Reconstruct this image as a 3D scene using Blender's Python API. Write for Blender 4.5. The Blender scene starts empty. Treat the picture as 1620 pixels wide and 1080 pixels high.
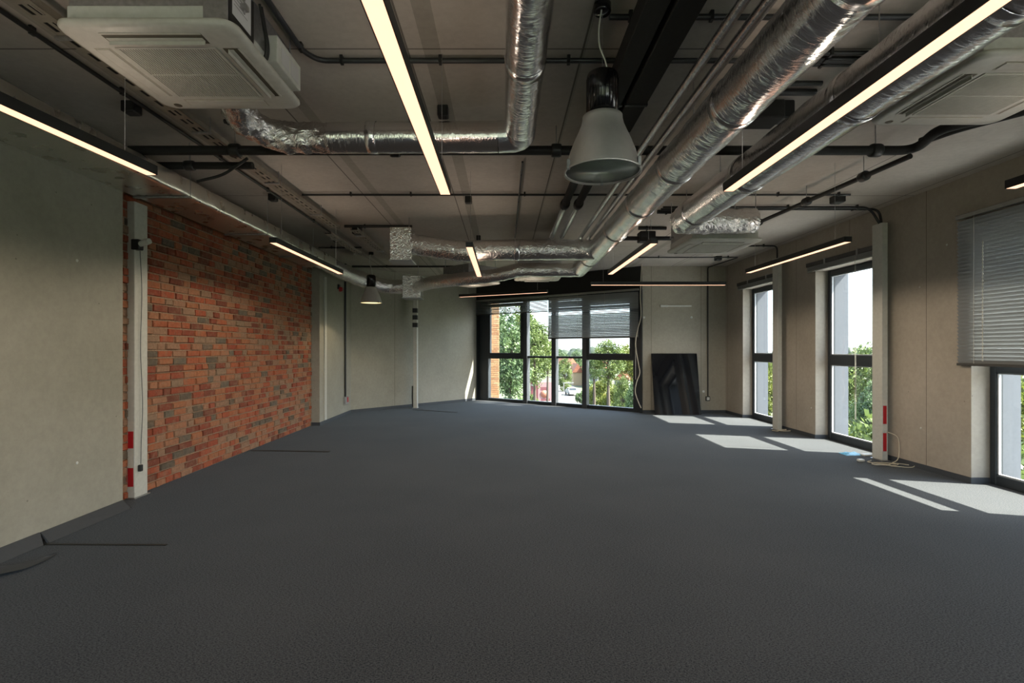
import bpy, math, random
from mathutils import Vector, Matrix, noise
random.seed(7)
scene = bpy.context.scene
COL = scene.collection
PI = math.pi
# ------------------------------------------------------------ measuring helpers
F, VX, VY, CH = 810.0, 797.0, 552.0, 1.6      # focal length in px, vanishing point, eye height
HC = 2.08                                      # ceiling above the eye
CEIL = CH + HC
def P(px, py, Y): return Vector(((px-VX)*Y/F, Y, CH-(py-VY)*Y/F))
def PH(px, py, h): return P(px, py, F*h/(VY-py))        # point at height h above the eye
def PF(px, py): v = P(px, py, F*CH/(py-VY)); v.z = 0; return v
# ------------------------------------------------------------ mesh builder
class MB:
    def __init__(s): s.v = []; s.f = []; s.sm = []; s.mi = []; s.att = []
    def add(s, vs, fs, smooth=False, mi=0, att=0.0, M=None):
        b = len(s.v)
        s.v += [tuple(M @ Vector(v)) if M is not None else tuple(v) for v in vs]
        for f in fs:
            s.f.append(tuple(b+i for i in f)); s.sm.append(smooth); s.mi.append(mi); s.att.append(att)
    def box(s, x0, x1, y0, y1, z0, z1, M=None, mi=0, att=0.0):
        vs = [(x0,y0,z0),(x1,y0,z0),(x1,y1,z0),(x0,y1,z0),(x0,y0,z1),(x1,y0,z1),(x1,y1,z1),(x0,y1,z1)]
        s.add(vs, [(3,2,1,0),(4,5,6,7),(0,1,5,4),(1,2,6,5),(2,3,7,6),(3,0,4,7)], False, mi, att, M); return s
    def bbox(s, x0, x1, y0, y1, z0, z1, b=0.005, M=None, mi=0, att=0.0):
        # chamfered box
        xs, ys, zs = (x0, x1), (y0, y1), (z0, z1); vs = []; idx = {}
        for i in (0,1):
            for j in (0,1):
                for k in (0,1):
                    sx, sy, sz = (1,-1)[i], (1,-1)[j], (1,-1)[k]
                    X, Y, Z = xs[i], ys[j], zs[k]
                    idx[i,j,k] = len(vs)
                    vs += [(X, Y+sy*b, Z+sz*b), (X+sx*b, Y, Z+sz*b), (X+sx*b, Y+sy*b, Z)]
        g = lambda i,j,k,a: idx[i,j,k]+a
        fs = []
        for i in (0,1):
            q = [g(i,0,0,0), g(i,1,0,0), g(i,1,1,0), g(i,0,1,0)]; fs.append(q if i else q[::-1])
            q = [g(0,i,0,1), g(1,i,0,1), g(1,i,1,1), g(0,i,1,1)]; fs.append(q[::-1] if i else q)
            q = [g(0,0,i,2), g(1,0,i,2), g(1,1,i,2), g(0,1,i,2)]; fs.append(q if i else q[::-1])
        for i in (0,1):
            for j in (0,1):
                q = [g(i,j,0,0), g(i,j,1,0), g(i,j,1,1), g(i,j,0,1)]; fs.append(q if i != j else q[::-1])
                q = [g(i,0,j,0), g(i,1,j,0), g(i,1,j,2), g(i,0,j,2)]; fs.append(q if i == j else q[::-1])
                q = [g(0,i,j,1), g(1,i,j,1), g(1,i,j,2), g(0,i,j,2)]; fs.append(q if i != j else q[::-1])
        for i in (0,1):
            for j in (0,1):
                for k in (0,1):
                    q = [g(i,j,k,0), g(i,j,k,1), g(i,j,k,2)]; fs.append(q if (i+j+k) % 2 else q[::-1])
        s.add(vs, fs, False, mi, att, M); return s
    def tube(s, path, r, seg=12, cap=True, wr=0.0, wf=6.0, M=None, seed=0.0, ring=0.0, lift=None):
        path = [Vector(p) for p in path]; n = len(path); rs = r if isinstance(r, (list, tuple)) else [r]*n
        up = None; vs = []; fs = []; acc = 0
        for i, p in enumerate(path):
            if i == 0: t = path[1]-p
            elif i == n-1: t = p-path[i-1]
            else: t = (path[i+1]-p).normalized()+(p-path[i-1]).normalized()
            t.normalize()
            if i: acc += (p-path[i-1]).length
            if up is None:
                a = Vector((0,0,1)) if abs(t.z) < .9 else Vector((1,0,0))
                up = (a-t*a.dot(t)).normalized()
            else:
                up = up-t*up.dot(t); up.normalize()
            sd = t.cross(up)
            for k in range(seg):
                a = 2*PI*k/seg; d = up*math.cos(a)+sd*math.sin(a); R = rs[i]
                if wr:
                    q = d*R*1.0+Vector((0,0,0)); pp = p+q
                    nz = noise.noise(Vector((pp.x, pp.y, pp.z))*wf+Vector((seed,)*3))
                    nz2 = noise.noise(Vector((pp.x, pp.y, pp.z))*wf*3.1+Vector((seed+9,)*3))
                    R += wr*(nz+.6*nz2)
                if ring: R += ring*math.sin(acc*2*PI/.045)
                vs.append(p+d*R)
        for i in range(n-1):
            for k in range(seg):
                k2 = (k+1) % seg
                fs.append((i*seg+k, i*seg+k2, (i+1)*seg+k2, (i+1)*seg+k))
        s.add(vs, fs, True, M=M)
        if cap: s.add(vs[:seg], [tuple(range(seg))[::-1]], M=M); s.add(vs[-seg:], [tuple(range(seg))], M=M)
        return s
    def lathe(s, prof, c=(0,0,0), seg=48, M=None, smooth=True):
        vs = []; n = len(prof)
        for r, z in prof:
            for k in range(seg):
                a = 2*PI*k/seg; vs.append((c[0]+r*math.cos(a), c[1]+r*math.sin(a), c[2]+z))
        fs = [(i*seg+k, i*seg+(k+1) % seg, (i+1)*seg+(k+1) % seg, (i+1)*seg+k) for i in range(n-1) for k in range(seg)]
        s.add(vs, fs, smooth, M=M); return s
    def quad(s, a, b, c, d, att=0.0): s.add([a,b,c,d], [(0,1,2,3)], att=att); return s
    def build(s, name, mat, parent=None, kind=None, M=None):
        me = bpy.data.meshes.new(name); me.from_pydata(s.v, [], s.f); me.update()
        me.polygons.foreach_set('use_smooth', s.sm)
        mats = mat if isinstance(mat, (list, tuple)) else [mat]
        for m in mats: me.materials.append(m)
        if len(mats) > 1: me.polygons.foreach_set('material_index', s.mi)
        if any(a for a in s.att):
            at = me.attributes.new('tone', 'FLOAT', 'FACE'); at.data.foreach_set('value', s.att)
        o = bpy.data.objects.new(name, me); COL.objects.link(o)
        if parent is not None: o.parent = parent
        if kind: o['kind'] = kind
        if M is not None: o.matrix_local = M
        return o
def tag(o, label, cat, group=None, kind=None):
    o['label'] = label; o['category'] = cat
    if group: o['group'] = group
    if kind: o['kind'] = kind
    return o
def thing(name, label, cat, loc=(0,0,0), rz=0, group=None):
    o = bpy.data.objects.new(name, None); COL.objects.link(o); o.empty_display_size = .1
    o.location = loc; o.rotation_euler = (0,0,rz); return tag(o, label, cat, group)
def catmull(pts, n=8):
    pts = [Vector(p) for p in pts]; q = [2*pts[0]-pts[1]]+pts+[2*pts[-1]-pts[-2]]; out = []
    for i in range(1, len(q)-2):
        for k in range(n):
            t = k/n; a, b, c, d = q[i-1], q[i], q[i+1], q[i+2]
            out.append(.5*((2*b)+(c-a)*t+(2*a-5*b+4*c-d)*t*t+(3*b-a-3*c+d)*t**3))
    out.append(pts[-1]); return out
def dense(a, b, step):
    a, b = Vector(a), Vector(b); n = max(1, int((b-a).length/step)); return [a+(b-a)*i/n for i in range(n+1)]
def rounded(pts, r, n=6):
    pts = [Vector(p) for p in pts]; out = [pts[0]]
    for i in range(1, len(pts)-1):
        a, b, c = pts[i-1], pts[i], pts[i+1]
        rr = min(r, (a-b).length*.45, (c-b).length*.45)
        p0 = b+(a-b).normalized()*rr; p1 = b+(c-b).normalized()*rr
        for k in range(n+1):
            t = k/n; out.append(p0*(1-t)**2+b*2*t*(1-t)+p1*t*t)
    out.append(pts[-1]); return out
# ------------------------------------------------------------ materials
def NT(name):
    m = bpy.data.materials.new(name); m.use_nodes = True; t = m.node_tree
    return m, t, t.nodes, t.links, t.nodes['Principled BSDF']
def flat(name, c, rough=.6, metal=0.0, spec=None, emit=None, es=1.0, nz=0.06, nscale=25, bump=0.0):
    m, t, n, l, b = NT(name)
    b.inputs['Roughness'].default_value = rough; b.inputs['Metallic'].default_value = metal
    if spec is not None: b.inputs['Specular IOR Level'].default_value = spec
    tc = n.new('ShaderNodeTexCoord'); no = n.new('ShaderNodeTexNoise'); no.inputs['Scale'].default_value = nscale; no.inputs['Detail'].default_value = 4
    l.new(tc.outputs['Object'], no.inputs['Vector'])
    cr = n.new('ShaderNodeValToRGB'); cr.color_ramp.elements[0].position = .3; cr.color_ramp.elements[1].position = .7
    cr.color_ramp.elements[0].color = tuple(max(0, x*(1-nz)) for x in c)+(1,); cr.color_ramp.elements[1].color = tuple(x*(1+nz) for x in c)+(1,)
    l.new(no.outputs['Fac'], cr.inputs['Fac']); l.new(cr.outputs['Color'], b.inputs['Base Color'])
    if bump:
        bp = n.new('ShaderNodeBump'); bp.inputs['Strength'].default_value = bump; bp.inputs['Distance'].default_value = .01
        l.new(no.outputs['Fac'], bp.inputs['Height']); l.new(bp.outputs['Normal'], b.inputs['Normal'])
    if emit:
        b.inputs['Emission Color'].default_value = tuple(emit)+(1,); b.inputs['Emission Strength'].default_value = es
    return m
def concrete(name, c1, c2, seams=None, seam_w=.006, rough=.75, dots=True, bands=()):
    m, t, n, l, b = NT(name)
    b.inputs['Roughness'].default_value = rough; b.inputs['Specular IOR Level'].default_value = .25
    tc = n.new('ShaderNodeTexCoord')
    def noi(sc, det=6, rough=.6):
        o = n.new('ShaderNodeTexNoise'); o.inputs['Scale'].default_value = sc; o.inputs['Detail'].default_value = det; o.inputs['Roughness'].default_value = rough
        l.new(tc.outputs['Object'], o.inputs['Vector']); return o
    a = noi(.7, 5, .65); f = noi(18, 6, .7)
    cr = n.new('ShaderNodeValToRGB'); cr.color_ramp.elements[0].position = .3; cr.color_ramp.elements[1].position = .7
    cr.color_ramp.elements[0].color = tuple(c1)+(1,); cr.color_ramp.elements[1].color = tuple(c2)+(1,)
    l.new(a.outputs['Fac'], cr.inputs['Fac'])
    mx = n.new('ShaderNodeMix'); mx.data_type = 'RGBA'; mx.blend_type = 'MULTIPLY'; mx.inputs[0].default_value = .35
    cr2 = n.new('ShaderNodeValToRGB'); cr2.color_ramp.elements[0].position = .35; cr2.color_ramp.elements[0].color = (.72,.72,.72,1); cr2.color_ramp.elements[1].position = .62
    l.new(f.outputs['Fac'], cr2.inputs['Fac']); l.new(cr.outputs['Color'], mx.inputs[6]); l.new(cr2.outputs['Color'], mx.inputs[7])
    last = mx.outputs[2]
    if dots:
        v = n.new('ShaderNodeTexVoronoi'); v.inputs['Scale'].default_value = 5.5; l.new(tc.outputs['Object'], v.inputs['Vector'])
        lt = n.new('ShaderNodeMath'); lt.operation = 'LESS_THAN'; lt.inputs[1].default_value = .045; l.new(v.outputs['Distance'], lt.inputs[0])
        m3 = n.new('ShaderNodeMix'); m3.data_type = 'RGBA'; m3.blend_type = 'MIX'; m3.inputs[7].default_value = tuple(x*.45 for x in c1)+(1,)
        mm = n.new('ShaderNodeMath'); mm.operation = 'MULTIPLY'; mm.inputs[1].default_value = .6
        l.new(lt.outputs[0], mm.inputs[0]); l.new(mm.outputs[0], m3.inputs[0]); l.new(last, m3.inputs[6]); last = m3.outputs[2]
    if seams:   # list of (axis, period, offset)
        sx = n.new('ShaderNodeSeparateXYZ'); l.new(tc.outputs['Object'], sx.inputs[0]); tot = None
        for ax, per, off in seams:
            s1 = n.new('ShaderNodeMath'); s1.operation = 'SUBTRACT'; s1.inputs[1].default_value = off; l.new(sx.outputs[ax], s1.inputs[0])
            s2 = n.new('ShaderNodeMath'); s2.operation = 'PINGPONG'; s2.inputs[1].default_value = per/2; l.new(s1.outputs[0], s2.inputs[0])
            s3 = n.new('ShaderNodeMath'); s3.operation = 'LESS_THAN'; s3.inputs[1].default_value = seam_w; l.new(s2.outputs[0], s3.inputs[0])
            if tot is None: tot = s3
            else:
                s4 = n.new('ShaderNodeMath'); s4.operation = 'MAXIMUM'; l.new(tot.outputs[0], s4.inputs[0]); l.new(s3.outputs[0], s4.inputs[1]); tot = s4
        m4 = n.new('ShaderNodeMix'); m4.data_type = 'RGBA'; m4.inputs[7].default_value = tuple(x*.4 for x in c1)+(1,)
        l.new(tot.outputs[0], m4.inputs[0]); l.new(last, m4.inputs[6]); last = m4.outputs[2]
    for bx, bw, bk in bands:
        if 'sx' not in locals(): sx = n.new('ShaderNodeSeparateXYZ'); l.new(tc.outputs['Object'], sx.inputs[0])
        q1 = n.new('ShaderNodeMath'); q1.operation = 'COMPARE'; q1.inputs[1].default_value = bx; q1.inputs[2].default_value = bw; l.new(sx.outputs[0], q1.inputs[0])
        m5 = n.new('ShaderNodeMix'); m5.data_type = 'RGBA'; m5.blend_type = 'MULTIPLY'; m5.inputs[7].default_value = (bk,bk,bk*.97,1)
        l.new(q1.outputs[0], m5.inputs[0]); l.new(last, m5.inputs[6]); last = m5.outputs[2]
    l.new(last, b.inputs['Base Color'])
    bp = n.new('ShaderNodeBump'); bp.inputs['Strength'].default_value = .15; bp.inputs['Distance'].default_value = .004
    l.new(f.outputs['Fac'], bp.inputs['Height']); l.new(bp.outputs['Normal'], b.inputs['Normal'])
    return m
def foil(name, c=(.6,.6,.6), rough=.26, wr=.5, scale=(14,14,14), fine=70):
    m, t, n, l, b = NT(name)
    b.inputs['Metallic'].default_value = 1; b.inputs['Base Color'].default_value = tuple(c)+(1,)
    tc = n.new('ShaderNodeTexCoord'); mp = n.new('ShaderNodeMapping'); mp.inputs['Scale'].default_value = scale
    l.new(tc.outputs['Object'], mp.inputs['Vector'])
    a = n.new('ShaderNodeTexNoise'); a.inputs['Scale'].default_value = 1.0; a.inputs['Detail'].default_value = 5; a.inputs['Roughness'].default_value = .62; a.inputs['Distortion'].default_value = 1.2
    l.new(mp.outputs[0], a.inputs['Vector'])
    v = n.new('ShaderNodeTexVoronoi'); v.feature = 'DISTANCE_TO_EDGE'; v.inputs['Scale'].default_value = 1.3; v.inputs['Randomness'].default_value = 1
    ad = n.new('ShaderNodeMix'); ad.data_type = 'VECTOR'; ad.inputs[0].default_value = .35
    l.new(mp.outputs[0], ad.inputs[4]); l.new(a.outputs['Color'], ad.inputs[5]); l.new(ad.outputs[1], v.inputs['Vector'])
    mn = n.new('ShaderNodeMath'); mn.operation = 'MINIMUM'; mn.inputs[1].default_value = .12; l.new(v.outputs['Distance'], mn.inputs[0])
    ml = n.new('ShaderNodeMath'); ml.operation = 'MULTIPLY_ADD'; ml.inputs[1].default_value = 1.6; l.new(mn.outputs[0], ml.inputs[0]); l.new(a.outputs['Fac'], ml.inputs[2])
    bp = n.new('ShaderNodeBump'); bp.inputs['Strength'].default_value = wr; bp.inputs['Distance'].default_value = .02
    l.new(ml.outputs[0], bp.inputs['Height']); l.new(bp.outputs['Normal'], b.inputs['Normal'])
    fn = n.new('ShaderNodeTexNoise'); fn.inputs['Scale'].default_value = 6; l.new(tc.outputs['Object'], fn.inputs['Vector'])
    mr = n.new('ShaderNodeMapRange'); mr.inputs[3].default_value = rough*.7; mr.inputs[4].default_value = rough*1.5; l.new(fn.outputs['Fac'], mr.inputs[0]); l.new(mr.outputs[0], b.inputs['Roughness'])
    return m
def glassmat(name, tint=(.93,.96,.95)):
    m, t, n, l, b = NT(name); n.remove(b); out = n['Material Output']
    tr = n.new('ShaderNodeBsdfTransparent'); tr.inputs[0].default_value = tuple(tint)+(1,)
    gl = n.new('ShaderNodeBsdfGlossy'); gl.inputs['Roughness'].default_value = .02
    lw = n.new('ShaderNodeLayerWeight'); lw.inputs[0].default_value = .5
    pw = n.new('ShaderNodeMath'); pw.operation = 'POWER'; pw.inputs[1].default_value = 4.5; l.new(lw.outputs['Facing'], pw.inputs[0])
    fr = n.new('ShaderNodeMath'); fr.operation = 'MULTIPLY_ADD'; fr.inputs[1].default_value = .6; fr.inputs[2].default_value = .03; l.new(pw.outputs[0], fr.inputs[0])
    mx = n.new('ShaderNodeMixShader'); l.new(fr.outputs[0], mx.inputs[0]); l.new(tr.outputs[0], mx.inputs[1]); l.new(gl.outputs[0], mx.inputs[2]); l.new(mx.outputs[0], out.inputs[0])
    return m
def leafmat(name, c1, c2):
    m, t, n, l, b = NT(name); b.inputs['Roughness'].default_value = .55
    g = n.new('ShaderNodeTexNoise'); g.inputs['Scale'].default_value = 1.1; g.inputs['Detail'].default_value = 8; tc = n.new('ShaderNodeTexCoord'); l.new(tc.outputs['Object'], g.inputs['Vector'])
    cr = n.new('ShaderNodeValToRGB'); cr.color_ramp.elements[0].position = .35; cr.color_ramp.elements[1].position = .68
    cr.color_ramp.elements[0].color = tuple(c1)+(1,); cr.color_ramp.elements[1].color = tuple(c2)+(1,)
    l.new(g.outputs['Fac'], cr.inputs[0]); l.new(cr.outputs[0], b.inputs['Base Color'])
    out = n['Material Output']; ts = n.new('ShaderNodeBsdfTranslucent'); l.new(cr.outputs[0], ts.inputs[0])
    mx = n.new('ShaderNodeMixShader'); mx.inputs[0].default_value = .35; l.new(b.outputs[0], mx.inputs[1]); l.new(ts.outputs[0], mx.inputs[2]); l.new(mx.outputs[0], out.inputs[0])
    return m
WC1, WC2 = (.31,.30,.25), (.41,.395,.34)
M_conc_l = concrete('concrete_left', WC1, WC2, [(1,2.7,.35)], .003)
M_conc_r = concrete('concrete_right', (.36,.325,.275), (.46,.415,.36), [(1,1.5,6.75)], .004)
M_conc_b = concrete('concrete_back', (.33,.305,.25), (.43,.40,.335), [(0,1.25,4.95)], .004)
M_ceil = concrete('concrete_ceiling', (.46,.42,.38), (.60,.56,.51), [(0,1.22,.55),(1,3.4,3.55)], .007, dots=False, bands=[(-.50,.06,.72),(-1.72,.05,.78),(-2.95,.05,.75),(.56,.012,.8),(3.2,.05,.8),(4.3,.03,.85)])
M_black = flat('black_plastic', (.012,.013,.014), .45)
M_blackmatte = flat('black_paint', (.012,.013,.012), .6)
M_gloss = flat('black_gloss', (.006,.006,.008), .16, spec=.6)
M_conduit = flat('grey_black_conduit', (.022,.024,.028), .45)
M_rubber = flat('black_insulation', (.012,.012,.012), .75, bump=.3)
M_frame = flat('anthracite_frame', (.020,.026,.032), .45)
M_mull = flat('mullion_grey', (.05,.055,.065), .4)
M_reveal_shade = flat('reveal_shade', (.085,.095,.115), .5)
M_gasket = flat('pale_gasket', (.45,.47,.50), .5)
M_base = flat('skirting_dark', (.048,.056,.068), .6)
M_white = flat('white_plastic', (.58,.57,.53), .42)
M_whitep = flat('white_paint', (.62,.63,.60), .45)
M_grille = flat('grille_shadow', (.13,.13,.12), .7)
M_cav = flat('cavity_brown', (.10,.085,.06), .7)
M_cream = flat('cream_flap', (.45,.42,.36), .45)
M_galv = flat('galvanised_steel', (.42,.42,.43), .38, metal=.8, nz=.15, nscale=40)
M_galvtray = flat('dull_tray_steel', (.36,.33,.28), .5, metal=.5, nz=.12, nscale=12)
M_alu = flat('spun_aluminium', (.72,.70,.68), .45, metal=.7, nz=.03)
M_label = flat('paper_label', (.62,.62,.64), .6, nz=.02)
M_col = flat('column_paint', (.54,.54,.50), .5)
M_red = flat('red_tape', (.45,.012,.02), .45)
M_tape = flat('white_tape', (.60,.58,.52), .5)
M_cord = flat('white_cable', (.55,.50,.40), .5)
M_greyc = flat('grey_cord', (.08,.085,.09), .5)
M_blue = flat('blue_film', (.10,.42,.68), .35, nz=.25, nscale=60)
M_foil = foil('duct_foil', (.80,.80,.82), .17, .22, (7,26,9))
M_foilx = foil('duct_foil_across', (.80,.78,.78), .16, .22, (24,8,9))
M_crink = foil('crinkled_foil', (.82,.80,.79), .14, .7, (16,16,16))
M_flatfoil = foil('smooth_foil', (.86,.84,.80), .27, .22, (5,14,5))
M_slat = flat('blind_slat', (.36,.375,.38), .38, metal=.3, nz=.02)
M_slatd = flat('blind_rail_dark', (.05,.048,.045), .45)
M_railalu = flat('blind_rail', (.33,.33,.31), .4, metal=.4)
M_glass = glassmat('window_glass')
M_lampglass = flat('lamp_glass', (.16,.19,.175), .25, spec=.6)
M_diff = flat('lamp_diffuser', (.8,.75,.65), .5, emit=(1.0,.535,.34), es=1.5)
M_lit = flat('pendant_lit', (.8,.75,.6), .5, emit=(1.0,.72,.35), es=1.5)
# carpet
def carpet():
    m, t, n, l, b = NT('carpet'); b.inputs['Roughness'].default_value = .95; b.inputs['Specular IOR Level'].default_value = .15
    b.inputs['Sheen Weight'].default_value = .13; b.inputs['Sheen Roughness'].default_value = .5; b.inputs['Sheen Tint'].default_value = (.72,.86,1,1)
    tc = n.new('ShaderNodeTexCoord'); mp = n.new('ShaderNodeMapping'); mp.inputs['Scale'].default_value = (60,240,60); l.new(tc.outputs['Object'], mp.inputs[0])
    a = n.new('ShaderNodeTexNoise'); a.inputs['Scale'].default_value = 1; a.inputs['Detail'].default_value = 3; l.new(mp.outputs[0], a.inputs['Vector'])
    g = n.new('ShaderNodeTexNoise'); g.inputs['Scale'].default_value = 120; g.inputs['Detail'].default_value = 2; l.new(tc.outputs['Object'], g.inputs['Vector'])
    w = n.new('ShaderNodeTexNoise'); w.inputs['Scale'].default_value = .8; w.inputs['Detail'].default_value = 4; l.new(tc.outputs['Object'], w.inputs['Vector'])
    ad = n.new('ShaderNodeMath'); ad.operation = 'ADD'; l.new(a.outputs['Fac'], ad.inputs[0]); l.new(g.outputs['Fac'], ad.inputs[1])
    a2 = n.new('ShaderNodeMath'); a2.operation = 'MULTIPLY_ADD'; a2.inputs[1].default_value = .22; l.new(w.outputs['Fac'], a2.inputs[0]); l.new(ad.outputs[0], a2.inputs[2])
    cr = n.new('ShaderNodeValToRGB'); e = cr.color_ramp.elements; e[0].position = .8; e[0].color = (.001,.001,.0012,1); e[1].position = 1.0; e[1].color = (.056,.056,.058,1)
    dv = n.new('ShaderNodeMath'); dv.operation = 'MULTIPLY'; dv.inputs[1].default_value = .82; l.new(a2.outputs[0], dv.inputs[0])
    e[0].position = .72; e[1].position = 1.12 if False else 1.0
    l.new(dv.outputs[0], cr.inputs[0]); l.new(cr.outputs[0], b.inputs['Base Color'])
    bp = n.new('ShaderNodeBump'); bp.inputs['Strength'].default_value = .5; bp.inputs['Distance'].default_value = .003; l.new(g.outputs['Fac'], bp.inputs['Height']); l.new(bp.outputs[0], b.inputs['Normal'])
    return m
M_carpet = carpet()
def brickmat(name, cols, mult=1.0):
    m, t, n, l, b = NT(name); b.inputs['Roughness'].default_value = .85; b.inputs['Specular IOR Level'].default_value = .2
    at = n.new('ShaderNodeAttribute'); at.attribute_name = 'tone'
    cr = n.new('ShaderNodeValToRGB'); cr.color_ramp.interpolation = 'LINEAR'; e = cr.color_ramp.elements
    while len(e) < len(cols): e.new(.5)
    for i, (p, c) in enumerate(cols): e[i].position = p; e[i].color = tuple(x*mult for x in c)+(1,)
    l.new(at.outputs['Fac'], cr.inputs[0])
    tc = n.new('ShaderNodeTexCoord'); a = n.new('ShaderNodeTexNoise'); a.inputs['Scale'].default_value = 26; a.inputs['Detail'].default_value = 6; a.inputs['Roughness'].default_value = .7; l.new(tc.outputs['Object'], a.inputs['Vector'])
    c2 = n.new('ShaderNodeValToRGB'); c2.color_ramp.elements[0].position = .3; c2.color_ramp.elements[0].color = (.55,.5,.48,1); c2.color_ramp.elements[1].position = .65; c2.color_ramp.elements[1].color = (1.1,1.1,1.06,1)
    l.new(a.outputs['Fac'], c2.inputs[0]); mx = n.new('ShaderNodeMix'); mx.data_type = 'RGBA'; mx.blend_type = 'MULTIPLY'; mx.inputs[0].default_value = .8
    l.new(cr.outputs[0], mx.inputs[6]); l.new(c2.outputs[0], mx.inputs[7])
    # pale mortar smears
    d = n.new('ShaderNodeTexNoise'); d.inputs['Scale'].default_value = 9; d.inputs['Detail'].default_value = 7; d.inputs['Roughness'].default_value = .75; l.new(tc.outputs['Object'], d.inputs['Vector'])
    c3 = n.new('ShaderNodeValToRGB'); c3.color_ramp.elements[0].position = .48; c3.color_ramp.elements[0].color = (.10,.10,.10,1); c3.color_ramp.elements[1].position = .68; c3.color_ramp.elements[1].color = (.7,.7,.7,1)
    l.new(d.outputs['Fac'], c3.inputs[0]); m2 = n.new('ShaderNodeMix'); m2.data_type = 'RGBA'; m2.inputs[7].default_value = (.29,.19,.13,1)
    l.new(c3.outputs[0], m2.inputs[0]); l.new(mx.outputs[2], m2.inputs[6]); l.new(m2.outputs[2], b.inputs['Base Color'])
    bp = n.new('ShaderNodeBump'); bp.inputs['Strength'].default_value = .6; bp.inputs['Distance'].default_value = .008; l.new(a.outputs['Fac'], bp.inputs['Height']); l.new(bp.outputs[0], b.inputs['Normal'])
    return m
M_brick = brickmat('old_brick', [(0,(.10,.085,.07)),(.11,(.15,.14,.115)),(.16,(.15,.05,.035)),(.34,(.30,.06,.035)),(.5,(.42,.10,.05)),(.68,(.42,.16,.08)),(.84,(.38,.20,.13)),(1,(.30,.21,.15))])
M_mortar = flat('brick_mortar', (.30,.205,.14), .95, nz=.25, nscale=30, bump=.6)

# ------------------------------------------------------------ camera
cam = bpy.data.objects.new('camera', bpy.data.cameras.new('camera')); COL.objects.link(cam)
cam.location = (0,0,CH); cam.rotation_euler = (PI/2,0,0); cam.data.sensor_width = 36; cam.data.lens = 36*F/1620
cam.data.shift_x = (810-VX)/1620; cam.data.shift_y = (VY-540)/1620; cam.data.clip_end = 2000
scene.camera = cam
# ------------------------------------------------------------ room shell
XL, XB, XR, XO = -3.87, -4.02, 5.57, 6.12      # left concrete, brick, right wall inner, outer face
YB = 12.85; YR = -3.6                         # back wall, rear wall behind the viewer
YBR0, YBR1 = 5.2, 10.7                        # brick part of the left wall
K = Vector((-3.85,12.9,0)); A = Vector((-.86,16.05,0)); B = Vector((3.42,12.83,0))
def S(name, mb, mat, parent=None): return mb.build(name, mat, parent, 'structure')
mb = MB()
mb.add([(XB-.4,YR-.3,0),(XO,YR-.3,0),(XO,13.3,0),(3.9,13.3,0),(-.6,16.7,0),(-1.2,16.6,0),(-4.5,13.2,0),(-4.5,YR,0)], [(0,1,2,3,4,5,6,7)])
mb.add([(v[0],v[1],-.3) for v in mb.v], [(7,6,5,4,3,2,1,0)])
mb.f += [(i,i+8,(i+1)%8+8,(i+1)%8) for i in range(8)]; mb.sm += [False]*8; mb.mi += [0]*8; mb.att += [0]*8
S('floor', mb, M_carpet)
mb = MB()
pts = [(XB-.4,YR-.3),(XO,YR-.3),(XO,13.3),(3.9,13.3),(-.6,16.7),(-1.2,16.6),(-4.5,13.2),(-4.5,YR)]
mb.add([(x,y,CEIL) for x,y in pts]+[(x,y,CEIL+.3) for x,y in pts], [(7,6,5,4,3,2,1,0),(8,9,10,11,12,13,14,15)]+[(i,(i+1)%8,(i+1)%8+8,i+8) for i in range(8)])
S('ceiling', mb, M_ceil)
wl = S('wall_left', MB().box(XL-.35, XL, YR, YBR0, 0, CEIL), M_conc_l)
# form tie plugs on the left concrete
def plugs(parent, pts, nrm, r=.014):
    for p in pts:
        q = Vector(nrm).normalized().to_track_quat('Z', 'Y').to_matrix().to_4x4()
        m2 = MB().lathe([(0.0001,.004),(r*.8,.004),(r,0),(r,-.004)], seg=16, M=Matrix.Translation(p) @ q)
        m2.build('tie_plug', M_whitep, parent)
def onX(px, py, X): Y = X*F/(px-VX); return P(px, py, Y)
plugs(wl, [onX(122,412,XL), onX(122,732,XL)], (1,0,0))
S('wall_left_far', MB().box(-4.5, -3.85, YBR1, K.y+.02, 0, CEIL), M_conc_l)
# brick wall: mortar backing and individually laid slips in one surface
wbk = S('wall_left_brick', MB().box(XB-.35, XB-.012, YBR0, YBR1, 0, CEIL), M_mortar)
mb = MB(); z = .004; row = 0
while z < 3.3:
    hgt = random.uniform(.069,.080); y = YBR0-random.uniform(0,.2)
    while y < YBR1:
        L = random.choice([.24,.25,.25,.26,.23,.13,.12,.17,.22]); y0, y1 = max(y, YBR0), min(y+L, YBR1)
        if y1-y0 > .02:
            d = random.uniform(-.005,.014); j = lambda: random.uniform(-.0065,.0065)
            tone = random.random(); tone = .02+.1*random.random() if random.random() < .10 else .17+.83*tone
            x1 = XB+d; b = .006; c = [j() for _ in range(8)]
            vs = [(XB-.014,y0,z),(XB-.014,y1,z),(XB-.014,y1,z+hgt),(XB-.014,y0,z+hgt),
                  (x1,y0+b+c[0],z+b+c[1]),(x1+j()*.6,y1-b+c[2],z+b+c[3]),(x1+j()*.6,y1-b+c[4],z+hgt-b+c[5]),(x1,y0+b+c[6],z+hgt-b+c[7])]
            mb.add(vs, [(4,5,6,7),(0,1,5,4),(1,2,6,5),(2,3,7,6),(3,0,4,7)], att=tone)
        y += L+random.uniform(.010,.016)
    z += hgt+random.uniform(.011,.015); row += 1
mb.build('brick_facing', M_brick, wbk)
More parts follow.
